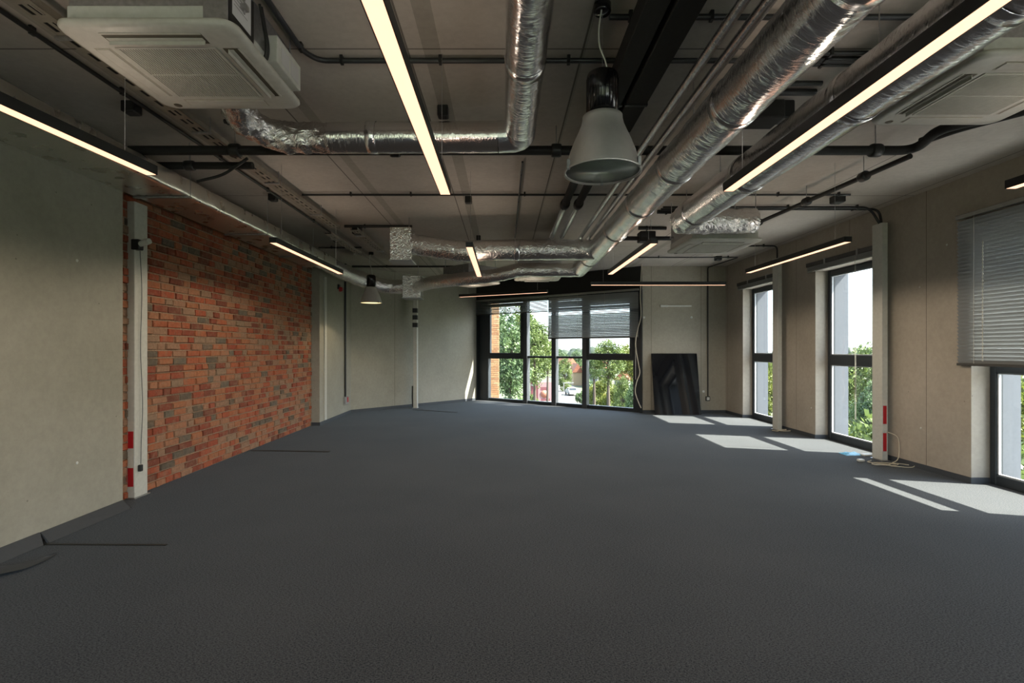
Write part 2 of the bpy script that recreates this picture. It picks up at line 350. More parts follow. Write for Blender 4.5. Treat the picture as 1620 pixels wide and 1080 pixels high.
# diagonal far wall, back wall
def slab(a, b, th, z0, z1, side=1):
    a, b = Vector((a[0],a[1],0)), Vector((b[0],b[1],0)); d = (b-a).normalized(); n = Vector((-d.y,d.x,0))*side*th
    m = MB(); p = [a, b, b+n, a+n]; vs = [(q.x,q.y,z0) for q in p]+[(q.x,q.y,z1) for q in p]
    fs = [(3,2,1,0),(4,5,6,7),(0,1,5,4),(1,2,6,5),(2,3,7,6),(3,0,4,7)]
    if side < 0: fs = [f[::-1] for f in fs]
    m.add(vs, fs); return m
wd = S('wall_diagonal', slab(K, A, .35, 0, CEIL), M_conc_l)
wb = S('wall_back', MB().box(3.47, XO, YB, YB+.45, 0, CEIL), M_conc_b)
plugs(wb, [P(1019,502,YB), P(1094,502,YB), P(1113,619,YB)], (0,-1,0), .03)
# right wall with five openings
OPEN = [(-1.45,.05),(1.55,3.05),(4.6,6.1),(7.64,9.15),(10.42,11.93)]; ZT = 2.99
mb = MB(); y = YR
for a, b in OPEN: mb.box(XR, XO, y, a, 0, CEIL); mb.box(XR, XO, a, b, ZT, CEIL); y = b
mb.box(XR, XO, y, YB, 0, CEIL)
wr = S('wall_right', mb, M_conc_r)
plugs(wr, [onX(1455,454,XR), onX(1457,677,XR), onX(1283.5,645,XR), onX(1498,387,XR)], (-1,0,0))
# rear wall behind the viewer, two unseen windows added for frontal daylight
mb = MB(); ADDED_RW = [(-3.3,.4),(1.0,5.2)]; x = XL-.35
for a, b in ADDED_RW: mb.box(x, a, YR-.35, YR, 0, CEIL); mb.box(a, b, YR-.35, YR, 3.1, CEIL); x = b
mb.box(x, XO, YR-.35, YR, 0, CEIL)
S('wall_rear', mb, M_conc_b)
nwin = 1
def window_right(i, a, b):
    X = 5.78; m = MB(); w = .085
    m.bbox(X, X+.09, a+.01, a+w, .001, ZT, .006); m.bbox(X, X+.09, b-w, b-.01, .001, ZT, .006)
    m.bbox(X, X+.09, a+w, b-w, .001, .12, .006); m.bbox(X, X+.09, a+w, b-w, ZT-.1, ZT-.01, .006)
    m.bbox(X-.005, X+.085, a+w, b-w, 1.32, 1.50, .006)
    w_ = S('window_%d' % i, m, M_frame)
    g = MB()
    for z0, z1 in ((.12,1.32),(1.5,ZT-.1)):
        for yy in (a+w, b-w-.016): g.box(X+.02, X+.05, yy, yy+.016, z0, z1)
        g.box(X+.02, X+.05, a+w, b-w, z0, z0+.014); g.box(X+.02, X+.05, a+w, b-w, z1-.014, z1)
    g.build('gasket', M_gasket, w_)
    for z0, z1 in ((.12,1.32),(1.5,ZT-.1)):
        MB().box(X+.03, X+.036, a+w, b-w, z0, z1).build('glass_pane', M_glass, w_)
    MB().box(X+.09, XO, a, b, .0, .03).build('outer_sill', M_galv, w_)
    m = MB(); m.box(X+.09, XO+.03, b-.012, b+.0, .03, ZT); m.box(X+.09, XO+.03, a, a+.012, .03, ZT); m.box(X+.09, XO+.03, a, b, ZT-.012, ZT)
    m.build('outer_reveal_shade', M_reveal_shade, w_)  # dark sheet added so the outer reveals look shaded
for i, (a, b) in enumerate(OPEN[::-1]): window_right(i+2, a, b)
for i, (a, b) in enumerate(ADDED_RW):  # added windows, out of view, letting in fill daylight
    m = MB()
    for xx in (a, (a+b)/2-.04, b-.08): m.box(xx, xx+.08, YR-.2, YR-.12, 0, 3.1)
    m.box(a, b, YR-.2, YR-.12, 0, .08); m.box(a, b, YR-.2, YR-.12, 3.02, 3.1)
    w_ = S('window_%d' % (i+7), m, M_frame); MB().box(a+.08, b-.08, YR-.163, YR-.157, .08, 3.02).build('glass_pane', M_glass, w_)
# ---- back window (angled)
U = (B-A).normalized(); N = Vector((-U.y,U.x,0)); LW = (B-A).length     # N points outwards
MW = Matrix(((U.x,N.x,0,A.x),(U.y,N.y,0,A.y),(0,0,1,0),(0,0,0,1)))
def ux(px, off=0.0):
    k = (px-VX)/F; a0 = A+N*off       # a0.x+u*U.x = k*(a0.y+u*U.y)
    return (k*a0.y-a0.x)/(U.x-k*U.y)
S('wall_window_header', MB().box(-.02, LW+.03, 0, .35, 3.10, CEIL, M=MW), M_blackmatte)
S('wall_window_jamb_left', MB().box(-.3, .02, .0, .55, 0, 3.10, M=MW), M_frame)
S('wall_window_jamb_right', MB().box(LW-.02, LW+.04, .0, .35, 0, 3.10, M=MW), M_frame)
O = .12; u = lambda px: ux(px, O)
zt = 3.10; zm = 1.37
m = MB()
m.bbox(0.02, u(773), O-.02, O+.12, 0, zt, .004, M=MW); m.bbox(u(1002), LW-.02, O-.02, O+.12, 0, zt, .004, M=MW)
m.bbox(u(773), u(1002), O, O+.12, 0, .09, .004, M=MW); m.bbox(u(773), u(1002), O, O+.12, 3.0, zt, .004, M=MW)
m.bbox(u(834), u(921), O, O+.12, zm-.03, zm+.03, .004, M=MW)
m.bbox(u(773), u(828), O-.02, O+.12, zm-.06, zm+.03, .004, M=MW); m.bbox(u(926), u(1002), O-.02, O+.12, zm-.06, zm+.03, .004, M=MW)
w1 = S('window_1', m, M_frame)
for a_, b_ in ((828,834.5),(873,880),(921.5,928.5)):
    MB().bbox(u(a_), u(b_)-.0, O-.03, O+.13, .0, zt, .004, M=MW).build('mullion', M_mull, w1)
for a_, b_ in ((773.5,828),(929,1002)):                       # opening sashes
    m = MB(); ua, ub = u(a_), u(b_); t = .085
    m.bbox(ua, ua+t, O-.05, O+.03, zm+.03, 2.98, .005, M=MW); m.bbox(ub-t, ub, O-.05, O+.03, zm+.03, 2.98, .005, M=MW)
    m.bbox(ua+t, ub-t, O-.05, O+.03, zm+.03, zm+.115, .005, M=MW); m.bbox(ua+t, ub-t, O-.05, O+.03, 2.9, 2.98, .005, M=MW)
    s_ = m.build('sash', M_frame, w1)
    MB().bbox((ua+t*.5 if a_ > 900 else ub-t*.5)-.012, (ua+t*.5 if a_ > 900 else ub-t*.5)+.012, O-.09, O-.05, 1.9, 2.03, .004, M=MW).build('handle', M_black, s_)
for a_, b_ in ((774,828),(834,873),(880,922),(928,1002)):
    for z0, z1 in ((.09,zm-.03),(zm+.03,3.0)): MB().box(u(a_), u(b_), O+.05, O+.056, z0, z1, M=MW).build('glass_pane', M_glass, w1)
# ---- skirting
def skirt(name, a, b, side=1, h=.07, th=.012, mat=M_base): return S(name, slab(a, b, th, 0.001, h, side), mat)
skirt('baseboard_left_far', (-3.85,YBR1,0), (K.x,K.y-.02,0), -1)
skirt('baseboard_diagonal', K, A, -1)
skirt('baseboard_back', (3.44,YB,0), (XR,YB,0), -1)
S('baseboard_pier', MB().box(-4.02,-3.838,YBR1-.012,YBR1-.001,.001,.07), M_base)
y = YR; ys = []
for a, b in OPEN: ys.append((y, a)); y = b
ys.append((y, YB))
mb = MB()
for a, b in ys: mb.box(XR-.012, XR-.0005, a, b, .001, .07)
for a, b in OPEN:
    mb.box(XR-.012, 5.78, b-.012, b-.0005, .001, .07); mb.box(XR-.012, 5.78, a+.0005, a+.012, .001, .07)
S('baseboard_right', mb, M_base)
# left skirting has come off the wall at the foot
mb = MB(); mb.add([(XL+.012,YR+.02,.08),(XL+.12,YR+.02,.004),(XL+.12,4.17,.004),(XL+.012,4.26,.075),(XL,YR+.02,.08),(XL+.1,YR+.02,.001),(XL+.1,4.17,.001),(XL,4.26,.075)],
    [(0,1,2,3),(7,6,5,4),(3,2,6,7),(1,0,4,5),(2,1,5,6),(0,3,7,4)])
S('baseboard_left_near', mb, M_base)
mb = MB(); mb.add([(XL+.010,4.27,.072),(XL+.125,4.22,.004),(XL+.135,5.13,.004),(XL+.010,5.19,.07),(XL,4.27,.072),(XL+.105,4.22,.001),(XL+.115,5.13,.001),(XL,5.19,.07)],
    [(0,1,2,3),(7,6,5,4),(3,2,6,7),(1,0,4,5),(2,1,5,6),(0,3,7,4)])
S('baseboard_left', mb, M_base)
# ------------------------------------------------------------ blinds
def blind(name, M, w, ztop, zbot, label, pitch=.046, tilt=62, sw=.05, cords=(), gap=None, ladder=None, tiltfn=None, flip=1):
    r = thing(name, label, 'window blind', M @ Vector((0,0,0)))
    r.location = (0,0,0)
    MB().bbox(0, w, -.06, .0, ztop-.05, ztop, .004, M=M).build('head_rail', M_railalu, r)
    MB().bbox(0, w, -.045, -.015, zbot-.03, zbot, .004, M=M).build('bottom_rail', M_slatd, r)
    m = MB(); z = zbot+.02; i = 0
    while z < ztop-.06:
        tl = math.radians((tiltfn(i) if tiltfn else tilt)); c, s_ = math.cos(tl)*sw/2, math.sin(tl)*sw/2
        y0 = -.03; dz = random.uniform(-.0015,.0015)
        vs = []
        for k in (-1,-.33,.33,1):
            bow = .003*(1-k*k)
            for xx in (.004, w-.004): vs.append((xx, y0+k*c, z+dz-k*s_*flip+bow))
        m.add(vs, [(0,1,3,2),(2,3,5,4),(4,5,7,6)], True, M=M)
        z += pitch; i += 1
    m.build('slats', M_slat, r)
    for cx in cords:
        MB().tube([M @ Vector((cx,-.062,ztop-.05)), M @ Vector((cx,-.062,zbot))], .0022, 6).build('ladder_cord', M_tape, r)
    return r
# right wall frame of reference: local x runs towards the viewer along the wall, local -y into the room
def MR(y0): return Matrix(((0,1,0,XR-.002),(-1,0,0,y0),(0,0,1,0),(0,0,0,1)))
b3 = blind('venetian_blind', MR(6.25), 1.75, 3.22, 1.43, 'grey venetian blind lowered over the nearest right-hand window', tilt=60, pitch=.044, sw=.052, cords=(.25,1.45))
blind('venetian_blind', MR(3.2), 1.75, 3.22, 1.43, 'grey venetian blind lowered over the window beside the viewer', tilt=66, pitch=.044)
# light gaps at the near blind's cord holes, drawn as a pale beaded tube
yy = 6.25-.37
m = MB().tube([(XR-.071,yy,1.46+.01*i) for i in range(140)], [.0065 if i % 4 < 2 else .003 for i in range(140)], 8)
m.build('cord_hole_glints', M_tape, b3)
def raised(y0, w, label):
    r = thing('raised_blind', label, 'window blind', (0,0,0)); M = MR(y0)
    MB().bbox(0, w, -.065, 0, 3.08, 3.15, .004, M=M).build('head_rail', M_slatd, r)
    m = MB()
    for k in range(9): m.box(.02, w-.02, -.056, -.006, 3.015+k*.007, 3.019+k*.007, M=M)
    m.build('slats', M_slat, r)
    MB().bbox(.01, w-.01, -.05, -.012, 2.985, 3.012, .004, M=M).build('bottom_rail', M_railalu, r)
    for k in (.3, .75):
        MB().bbox(w*k-.02, w*k+.02, -.072, .0, 3.06, 3.165, .003, M=M).build('bracket', M_galv, r)
    return r
r2 = raised(9.33, 1.8, 'raised grey blind stacked above the middle right-hand window')
for dy in (0,.02):
    m = MB().tube([(XR-.07,8.0+dy,3.05),(XR-.07,8.0+dy,1.2),(XR-.068,8.0+dy,.5)], .0025, 6); m.build('pull_cord', M_tape, r2)
raised(12.1, 1.8, 'raised grey blind stacked above the farthest right-hand window')
raised(.2, 1.8, 'raised grey blind above the window behind the viewer')
# back window blinds
MBk = MW @ Matrix.Translation((0,-.002,0))
uL, uM, uR = .02, ux(868), LW-.03
b = blind('venetian_blind', MBk @ Matrix.Translation((uL,0,0)), uM-uL-.01, 3.12, 2.68, 'half raised blind over the left panes of the back window', tilt=38, pitch=.042, flip=-1, cords=(.5,1.9))
b = blind('venetian_blind', MBk @ Matrix.Translation((uM,0,0)), uR-uM, 3.12, 1.91, 'grey blind lowered over the right panes of the back window', pitch=.042, cords=(.95,1.75), flip=-1,
          tiltfn=lambda i: 34 if i in (15,16) else (55 if i < 15 else 62))
# ------------------------------------------------------------ cable columns
def column(cx, cy, z1, label, flip=1, w=.082, d=.2, base=True):
    r = thing('cable_column', label, 'column', (cx, cy, 0))
    MB().bbox(-w/2, w/2, -d/2, d/2, 0.01, z1, .004).build('shaft', M_col, r)
    MB().bbox(-w/2-.02, w/2+.02, -d/2-.02, d/2+.02, 0, .01, .002).build('foot_plate', M_galv, r)
    return r
cL = column(-3.985, 5.57, 3.18, 'white cable column standing in front of the brick wall')
m = MB(); m.box(-.032,.028,-.1025,-.1005,.13,.33); m.build('red_tape', M_red, cL)
MB().box(-.03,.028,-.1025,-.1005,.54,.72).build('red_tape', M_red, cL)
MB().box(-.034,.03,-.1022,-.1005,.33,.54).build('white_tape', M_tape, cL)
MB().box(-.034,.03,-.1022,-.1005,.72,.83).build('white_tape', M_tape, cL)
cR = column(5.45, 7.42, 3.41, 'white cable column between the near and middle windows')
for z0 in (.56,.17): MB().box(-.028,.022,-.1025,-.1005,z0-.03,z0+.23).build('red_tape', M_red, cR)
for z0 in (.80,.44): MB().box(-.026,.024,-.1024,-.1005,z0,z0+.08).build('white_tape', M_tape, cR)
column(5.42, 10.15, 3.39, 'white cable column beside the farthest right-hand window')
cF = column(-2.40, 13.95, 3.4, 'white cable column with three black bands by the far wall', w=.10)
for y0 in (488,499,511):
    z_ = CH-(y0-VY)*13.85/F; MB().bbox(-.07,.06,-.115,.03,z_-.11,z_+.05-.04,.004).build('black_band', M_black, cF)
MB().tube([(-.075,-.06,.6),(-.08,-.06,.3),(-.07,-.06,.04)], .02, 8).build('loose_sleeve', M_black, cF)
# camera-like sensor on the left column and its cord
r = thing('wall_spotlight', 'small white spotlight on a black bracket on the left column', 'lamp', (-3.93,5.47,2.72))
MB().bbox(-.035,.05,-.03,.05,-.06,.05,.006).build('bracket', M_black, r)
m = MB().tube([(.04,0,0),(.10,-.01,.015),(.16,-.02,.03)], [.028,.034,.03], 14); m.build('lamp_head', M_whitep, r)
m = MB().tube(catmull([(-3.928,5.53,2.66),(-3.924,5.55,2.2),(-3.93,5.54,1.6),(-3.922,5.56,1.0),(-3.93,5.55,.6),(-3.92,5.53,.36)], 10), .004, 6)
r = thing('hanging_plug_cable', 'thin grey cable with a plug hanging down the left column', 'cable', (-3.93,5.54,.3)); 
o = m.build('cable', M_greyc, None); o.parent = r; o.matrix_parent_inverse = Matrix.Translation((3.93,-5.54,-.3))
MB().bbox(-.015,.02,-.025,.015,-.02,.05,.005).build('plug', M_black, r)
# ------------------------------------------------------------ linear pendant lamps
HL = 1.15
LB = .06
def lamp(x0, y0, x1, y1, label, h=HL):
    a, b = Vector((x0,y0,0)), Vector((x1,y1,0)); L = (b-a).length; c = (a+b)/2; ang = math.atan2(b.y-a.y, b.x-a.x)
    zb = CH+h; r = thing('linear_pendant_lamp', label, 'ceiling lamp', (c.x,c.y,zb), ang, 'black linear lamps hung from the ceiling')
    m = MB(); w = .04
    m.box(-L/2, L/2, -w, -w+.004, 0, LB); m.box(-L/2, L/2, w-.004, w, 0, LB); m.box(-L/2, L/2, -w, w, .040, .044); m.box(-.3, .3, -w, w, .054, .058)
    m.box(-L/2, -L/2+.004, -w, w, 0, LB); m.box(L/2-.004, L/2, -w, w, 0, LB)
    m.build('housing', M_black, r)
    MB().box(-L/2+.004, L/2-.004, -w+.005, w-.005, .001, .012).build('diffuser', M_diff, r)
    for k in (-1, 1):
        xx = k*(L/2-.22)
        MB().tube([(xx,0,.044),(xx,0,CEIL-zb)], .0018, 6).build('suspension_wire', M_galv, r)
    for q in (-1,1): MB().box(min(q*.31,q*(L/2-.02)), max(q*.31,q*(L/2-.02)), -w+.012, w-.012, .0442, .048).build('added_uplight', M_diff, r)  # glowing top strips, added to go with the upward fill
    for k in range(3):
        li = bpy.data.lights.new('lamp_and_fill_light', 'SPOT'); li.energy = UP_FILL_W*L/3; li.color = (1,.86,.70); li.spot_size = math.radians(172); li.spot_blend = .6; li.shadow_soft_size = .05  # added upward spots that brighten the ceiling
        lo = bpy.data.objects.new('lamp_and_fill_light', li); COL.objects.link(lo); lo.parent = r; lo.location = (-L/2+(k+.5)*L/3, 0, .10); lo.rotation_euler = (PI,0,0)
    n = 5
    for k in range(n):
        li = bpy.data.lights.new('lamp_and_fill_light', 'SPOT'); li.energy = LAMP_W*L/n; li.color = (1,.83,.62); li.spot_size = math.radians(172); li.spot_blend = .25; li.shadow_soft_size = .03
        lo = bpy.data.objects.new('lamp_and_fill_light', li); COL.objects.link(lo); lo.parent = r; lo.location = (-L/2+(k+.5)*L/n, 0, -.035)
    return r
LAMP_W, UP_FILL_W = 18.5, 2.4
X1, X2, X3, X4 = -2.42, -.435, 1.64, 3.64
lamp(-2.50,1.1,-2.33,3.39,'near left linear lamp hung beside the flat foil duct')
lamp(-2.50,5.54,-2.50,7.85,'linear lamp hung in front of the brick wall')
lamp(X2,1.5,X2,3.82,'near linear lamp left of the room centre, below the bent duct')
lamp(-.39,5.78,-.39,8.15,'short looking linear lamp in the centre, in front of the curved foil ducts')
lamp(X3,1.4,X3,3.74,'near right linear lamp running below a foil duct')
lamp(X3,5.58,X3,7.9,'linear lamp hung between two foil ducts at mid room')
lamp(X4,1.4,X4,3.68,'linear lamp at the right edge near the lowered blind')
lamp(3.70,5.50,3.70,7.76,'linear lamp along the right wall near the middle window')
lamp(1.57,9.22,3.99,9.22,'crosswise linear lamp in front of the back concrete wall')
lamp(-.98,11.36,.886,10.4,'slanted linear lamp in front of the back window')
# ------------------------------------------------------------ bell pendants
def bell(x, y, label, lit=False, zr=2.665, cordz=CEIL):
    r = thing('bell_pendant_lamp', label, 'ceiling lamp', (x,y,zr))
    prof = [(.225,0),(.228,.006),(.222,.02),(.212,.06),(.195,.12),(.172,.18),(.147,.235),(.128,.28),(.120,.315),(.119,.335),(.105,.342),(.096,.342)]
    inn = [(.093,.336),(.115,.33),(.122,.28),(.14,.235),(.166,.18),(.19,.12),(.208,.06),(.220,0),(.225,0)]
    MB().lathe(prof+inn, seg=64).build('reflector', M_alu, r)
    MB().lathe([(.0001,.006),(.219,.006),(.219,.012),(.0001,.012)], seg=64).build('glass_cover', M_lit if lit else M_lampglass, r)
    MB().lathe([(.226,-.004),(.231,-.004),(.231,.008),(.226,.008)], seg=64).build('rim_ring', M_alu, r)
    for k, a in enumerate((200, 325, 80)):
        a = math.radians(a); c_, s_ = math.cos(a)*.229, math.sin(a)*.229
        MB().bbox(c_-.01, c_+.01, s_-.012, s_+.012, -.008, .05, .003).build('clip', M_galv, r)
    m = MB().lathe([(.0001,.60),(.07,.60),(.088,.59),(.094,.575),(.094,.34),(.0001,.34)], seg=48)
    for k in range(24):
        a = 2*PI*k/24; m.box(-.002,.002,.092,.0965,.36,.56, M=Matrix.Rotation(a,4,'Z'))
    m.build('housing', M_gloss, r)
    MB().lathe([(.0001,CEIL-zr-.001),(.052,CEIL-zr-.001),(.052,CEIL-zr-.045),(.046,CEIL-zr-.055),(.0001,CEIL-zr-.055)], seg=32).build('canopy', M_gloss, r)
    t = CEIL-zr-.05
    MB().tube(catmull([(-.01,-.03,t),(-.028,-.035,t-.12),(-.022,-.03,t-.22),(.012,-.02,t-.30),(.03,-.01,.60)], 8), .0045, 8).build('power_cord', M_whitep, r)
    MB().tube([(0,0,t),(0,0,.60)], .0012, 6).build('suspension_wire', M_galv, r)
    return r
bell(.595, 3.09, 'large unlit aluminium bell pendant with black housing near the camera')
rf = bell(-2.85, 11.0, 'small far lit bell pendant hanging by the left wall', True, CH+.99)
li = bpy.data.lights.new('bell_light', 'SPOT'); li.energy = 25; li.color = (1,.8,.5); li.spot_size = 2.4; li.shadow_soft_size = .1
lo = bpy.data.objects.new('bell_light', li); COL.objects.link(lo); lo.parent = rf; lo.location = (0,0,-.03)
# ------------------------------------------------------------ air conditioning cassettes
def rr_outline(h, r, n=8):
    out = []
    for cx, cy, a0 in ((h-r,h-r,0),(-h+r,h-r,90),(-h+r,-h+r,180),(h-r,-h+r,270)):
        for k in range(n+1):
            a = math.radians(a0+90*k/n); out.append((cx+r*math.cos(a), cy+r*math.sin(a)))
    return out
def cassette(x, y, h, label, rz=0, bodyh=.28, ribs='y', near=False, openflaps=('s','e')):
    zb = CH+h; r = thing('ceiling_air_conditioner', label, 'air conditioner', (x,y,zb), rz)
    HW = .475; m = MB(); lay = [(HW-.02,.045),(HW,.038),(HW+.002,.022),(HW-.008,.008),(HW-.03,.001),(HW-.09,0)]
    vs = []; n = None
    for hh, z in lay:
        o = rr_outline(hh, .085 if hh > HW-.05 else .05); n = len(o); vs += [(a,b,z) for a,b in o]
    fs = [(i*n+(k+1) % n, i*n+k, (i+1)*n+k, (i+1)*n+(k+1) % n) for i in range(len(lay)-1) for k in range(n)]
    fs.append(tuple((len(lay)-1)*n+k for k in range(n))[::-1]); fs.append(tuple(range(n)))
    m.add([(v[0],v[1],v[2]) for v in vs], fs[:-2], True); m.add(vs[-n:], [tuple(range(n))[::-1]]); m.add(vs[:n], [tuple(range(n))])
    m.build('face_panel', M_white, r)
    G = .275
    MB().box(-G,G,-G,G,-.002,.0).build('intake_recess', M_grille, r)
    m = MB(); nr = 38
    for k in range(nr):
        c = -G+(k+.5)*2*G/nr
        if ribs == 'y': m.box(c-.0042,c+.0042,-G,G,-.0055,-.001)
        else: m.box(-G,G,c-.0042,c+.0042,-.0055,-.001)
    for c in (-G,0,G):
        if ribs == 'y': m.box(-G-.005,G+.005,c-.006,c+.006,-.006,-.001)
        else: m.box(c-.006,c+.006,-G-.005,G+.005,-.006,-.001)
    for c in (-G,G):
        if ribs == 'y': m.box(c-.008,c+.008,-G,G,-.006,-.001)
        else: m.box(-G,G,c-.008,c+.008,-.006,-.001)
    m.build('intake_grille', M_white, r)
    for i, nm in enumerate(('s','e','n','w')):
        R = Matrix.Rotation(i*PI/2, 4, 'Z'); op = nm in openflaps
        MB().box(-.27,.27,-.405,-.315,-.0015,.0, M=R).build('air_outlet', M_cav if op else M_cream, r)  # flat plate; an open slot's dark depth is only its colour
        m = MB()
        if op: m.box(-.26,.26,-.345,-.340,-.026,-.001, M=R); m.box(-.27,.27,-.41,-.398,-.004,-.001, M=R); m.box(-.26,.26,-.37,-.345,-.006,-.003, M=R)
        else: m.bbox(-.262,.262,-.398,-.325,-.006,-.001,.002, M=R)
        m.build('louvre_flap', M_white, r)
    MB().lathe([(.0001,-.003),(.022,-.003),(.026,0)], (-.36,.40,0), 20).build('sensor_eye', M_cav, r)
    MB().bbox(-.425,.425,-.425,.425,.045,.085+(.05 if bodyh > .2 else 0),.004).build('body_skirt', M_whitep, r)
    MB().bbox(-.42,.42,-.42,.42,.085,.085+bodyh,.004).build('casing', M_galv, r)
    for sx in (-1,1):
        for sy in (-1,1):
            MB().bbox(sx*.45-.02,sx*.45+.02,sy*.3-.02,sy*.3+.02,.19,.22,.002).build('hanging_lug', M_galv, r)
            MB().tube([(sx*.452,sy*.3,.17),(sx*.452,sy*.3,CEIL-zb)], .005, 8).build('threaded_rod', M_galv, r)
    return r
c1 = cassette(-1.885, 3.13, 1.68, 'white four-way ceiling air conditioner at the top left, its steel casing showing', ribs='y')
# details on its right and near sides
MB().bbox(.30,.432,-.435,-.419,.05,.30,.002).build('control_cover', M_galv, c1)
MB().bbox(.419,.436,-.43,-.16,.055,.33,.002).build('control_panel', M_black, c1)
lb = MB().box(.4365,.438,-.40,-.20,.11,.32); lb = lb.build('rating_label', M_label, c1)
m = MB()
for k in range(7): m.box(.4383,.4386,-.385,-.385+random.uniform(.10,.17),.29-k*.02,.293-k*.02)
m.build('print_lines', M_greyc, lb)
MB().bbox(.425,.50,.0,.36,.075,.24,.004).build('junction_box', M_whitep, c1)
m = MB(); m.box(.5003,.502,.06,.17,.10,.20); m.box(.5003,.502,.2,.32,.10,.20); m.build('box_sticker', M_label, c1)
for k, s_ in enumerate((0,.025)):
    MB().tube(catmull([(.44,-.10+s_,.36),(.452,-.08+s_,.25),(.462,-.06+s_,.15),(.448,-.045+s_,.085),(.43,-.06+s_,.07)], 8), .008, 8).build('cable', M_black, c1)
MB().bbox(.4205,.4225,-.02,.40,.085,.33,.0005).build('side_cover', M_galv, c1)
cassette(2.77+.475, 3.91-.475, 1.70, 'white ceiling air conditioner at the top right beside the foil duct', ribs='y', openflaps=('w',))
cassette(2.84, 6.99, 1.38, 'white ceiling air conditioner at mid room joined to crinkled foil', ribs='x', openflaps=('s',))
cassette(-.72, 11.1, 1.40, 'white diagonal ceiling air conditioner near the back window', rz=PI/4, openflaps=())
cassette(.70, 10.52, 1.45, 'white ceiling air conditioner half hidden above the back window lamps', openflaps=('n',))
# ------------------------------------------------------------ ducts
def duct(label, segs, bands=(), group=None, rods=()):
    """segs: list of (part name, path, radius, wrinkle, material)"""
    r = thing('foil_duct', label, 'duct', (0,0,0))
    for i, (nm, path, rad, wr, mat, wf) in enumerate(segs):
        MB().tube(path, rad, 56, True, wr, wf, seed=i*3.3+len(label)).build(nm, mat, r)
    for p, d, rad in bands:
        p, d = Vector(p), Vector(d).normalized()
        MB().tube([p-d*.04, p-d*.038, p+d*.038, p+d*.04], [rad, rad+.004, rad+.004, rad], 48, False).build('tape_band', M_foil, r)
    for p, rad in rods:
        p = Vector(p); m = MB().tube([p+Vector((0,0,rad)), (p.x,p.y,CEIL)], .004, 6)
        m.build('threaded_rod', M_galv, r)
    return r
z1 = CH+1.80
el = rounded([(.135,-3.3,z1),(.135,4.30,z1),(-1.5,4.30,z1-.02)], .14, 10)
seg_a = dense((.135,-3.3,z1),(.135,2,z1),.1)+dense((.135,2,z1),(.135,4.12,z1),.035)[1:]
cornr = rounded([(.135,4.12,z1),(.135,4.30,z1-.01),(-.05,4.30,z1-.02)], .17, 10)
seg_b = dense((-.05,4.30,z1-.02),(-1.45,4.30,z1-.03),.035)
flex = catmull([(-1.45,4.30,z1-.03),(-1.75,4.29,z1-.03),(-1.98,4.22,z1-.01),(-2.06,4.02,z1+.03),(-2.0,3.75,z1+.07),(-1.95,3.55,z1+.09)], 14)
duct('bent foil duct with an elbow feeding the top left air conditioner',
     [('duct_run', seg_a, .125, .004, M_foil, 7), ('elbow', cornr, .128, .006, M_foil, 9), ('cross_run', seg_b, .125, .004, M_foilx, 8), ('flexible_hose', flex, .118, .026, M_crink, 9)],
     bands=[((.135,3.2,z1),(0,1,0),.126), ((-1.1,4.3,z1-.025),(1,0,0),.126)], rods=[((.135,2.9,z1),.12),((-.8,4.3,z1),.12)])
X3d, H3 = 1.445, 1.54; z3 = CH+H3
run = dense((X3d,-3.3,z3),(X3d,1.4,z3),.12)+dense((X3d,1.4,z3),(X3d,9.86,z3),.045)[1:]
db = (-2.06+.25)
d5 = dense((X3d-.05,7.94,z3),(-.1,7.96,z3),.05)+catmull([(-.1,7.96,z3),(-.6,8.0,z3-.01),(-1.0,8.04,z3+.04),(-1.45,8.1,z3+.12)], 12)[1:]
d6 = dense((X3d-.03,9.72,z3-.04),(.25,9.72,z3-.04),.05)+catmull([(.25,9.72,z3-.04),(-.1,9.8,CH+1.42),(-.8,10.08,CH+1.38),(-1.5,10.7,CH+1.39),(-1.95,11.75,CH+1.43)], 14)[1:]
duct('widest foil duct crossing the ceiling diagonally in view with two side branches',
     [('duct_run', run, .157, .005, M_foil, 6), ('branch', d5, .16, .009, M_crink, 6), ('branch', d6, .13, .010, M_crink, 6)],
     bands=[((X3d,yy,z3),(0,1,0),.159) for yy in (2.05,3.2,4.3,5.4,6.6,8.6)]+[((.2,7.95,z3),(1,0,0),.163)],
     rods=[((X3d,yy,z3),.16) for yy in (3.9,7.1,9.3)])
X4d, H4 = 2.20, 1.58; z4 = CH+H4
run = dense((X4d,-3.3,z4),(X4d,1.4,z4),.12)+dense((X4d,1.4,z4),(X4d,6.1,z4),.045)[1:]
fl = catmull([(X4d,6.08,z4),(X4d+.02,6.28,z4-.01),(X4d+.2,6.36,z4+.0),(X4d+.6,6.38,z4+.01),(X4d+.93,6.40,z4+.02)], 16)
duct('right-hand foil duct ending in a crinkled bend at the mid-room air conditioner',
     [('duct_run', run, .168, .005, M_foil, 6), ('flexible_hose', fl, [.168]*16+[.15]*(len(fl)-16), .018, M_crink, 8)],
     bands=[((X4d,yy,z4),(0,1,0),.171) for yy in (2.2,3.2,4.6,5.85)], rods=[((X4d,yy,z4),.165) for yy in (3.0,5.2)])
# plenum boxes
def plenum(cx, cy, cz, w, d, hgt, label, rz=0):
    r = thing('foil_plenum_box', label, 'duct box', (cx,cy,cz-hgt/2), rz)
    n = 10; m = MB()
    m.bbox(-w/2,w/2,-d/2,d/2,0,hgt,.012); m.build('box', M_crink, r)
    MB().bbox(-w/2-.012,w/2+.012,-d/2-.012,d/2+.012,-.012,.012,.004).build('flange', M_galv, r)
    MB().tube([(w*.3,0,hgt),(w*.3,0,CEIL-(cz-hgt/2))], .005, 6).build('threaded_rod', M_galv, r)
    return r
plenum(-1.60, 8.1, CH+1.63, .34, .36, .52, 'crinkled foil box at the left end of the upper duct branch')
plenum(-2.13, 12.0, CH+1.44, .42, .42, .52, 'pale foil box above the banded white column')
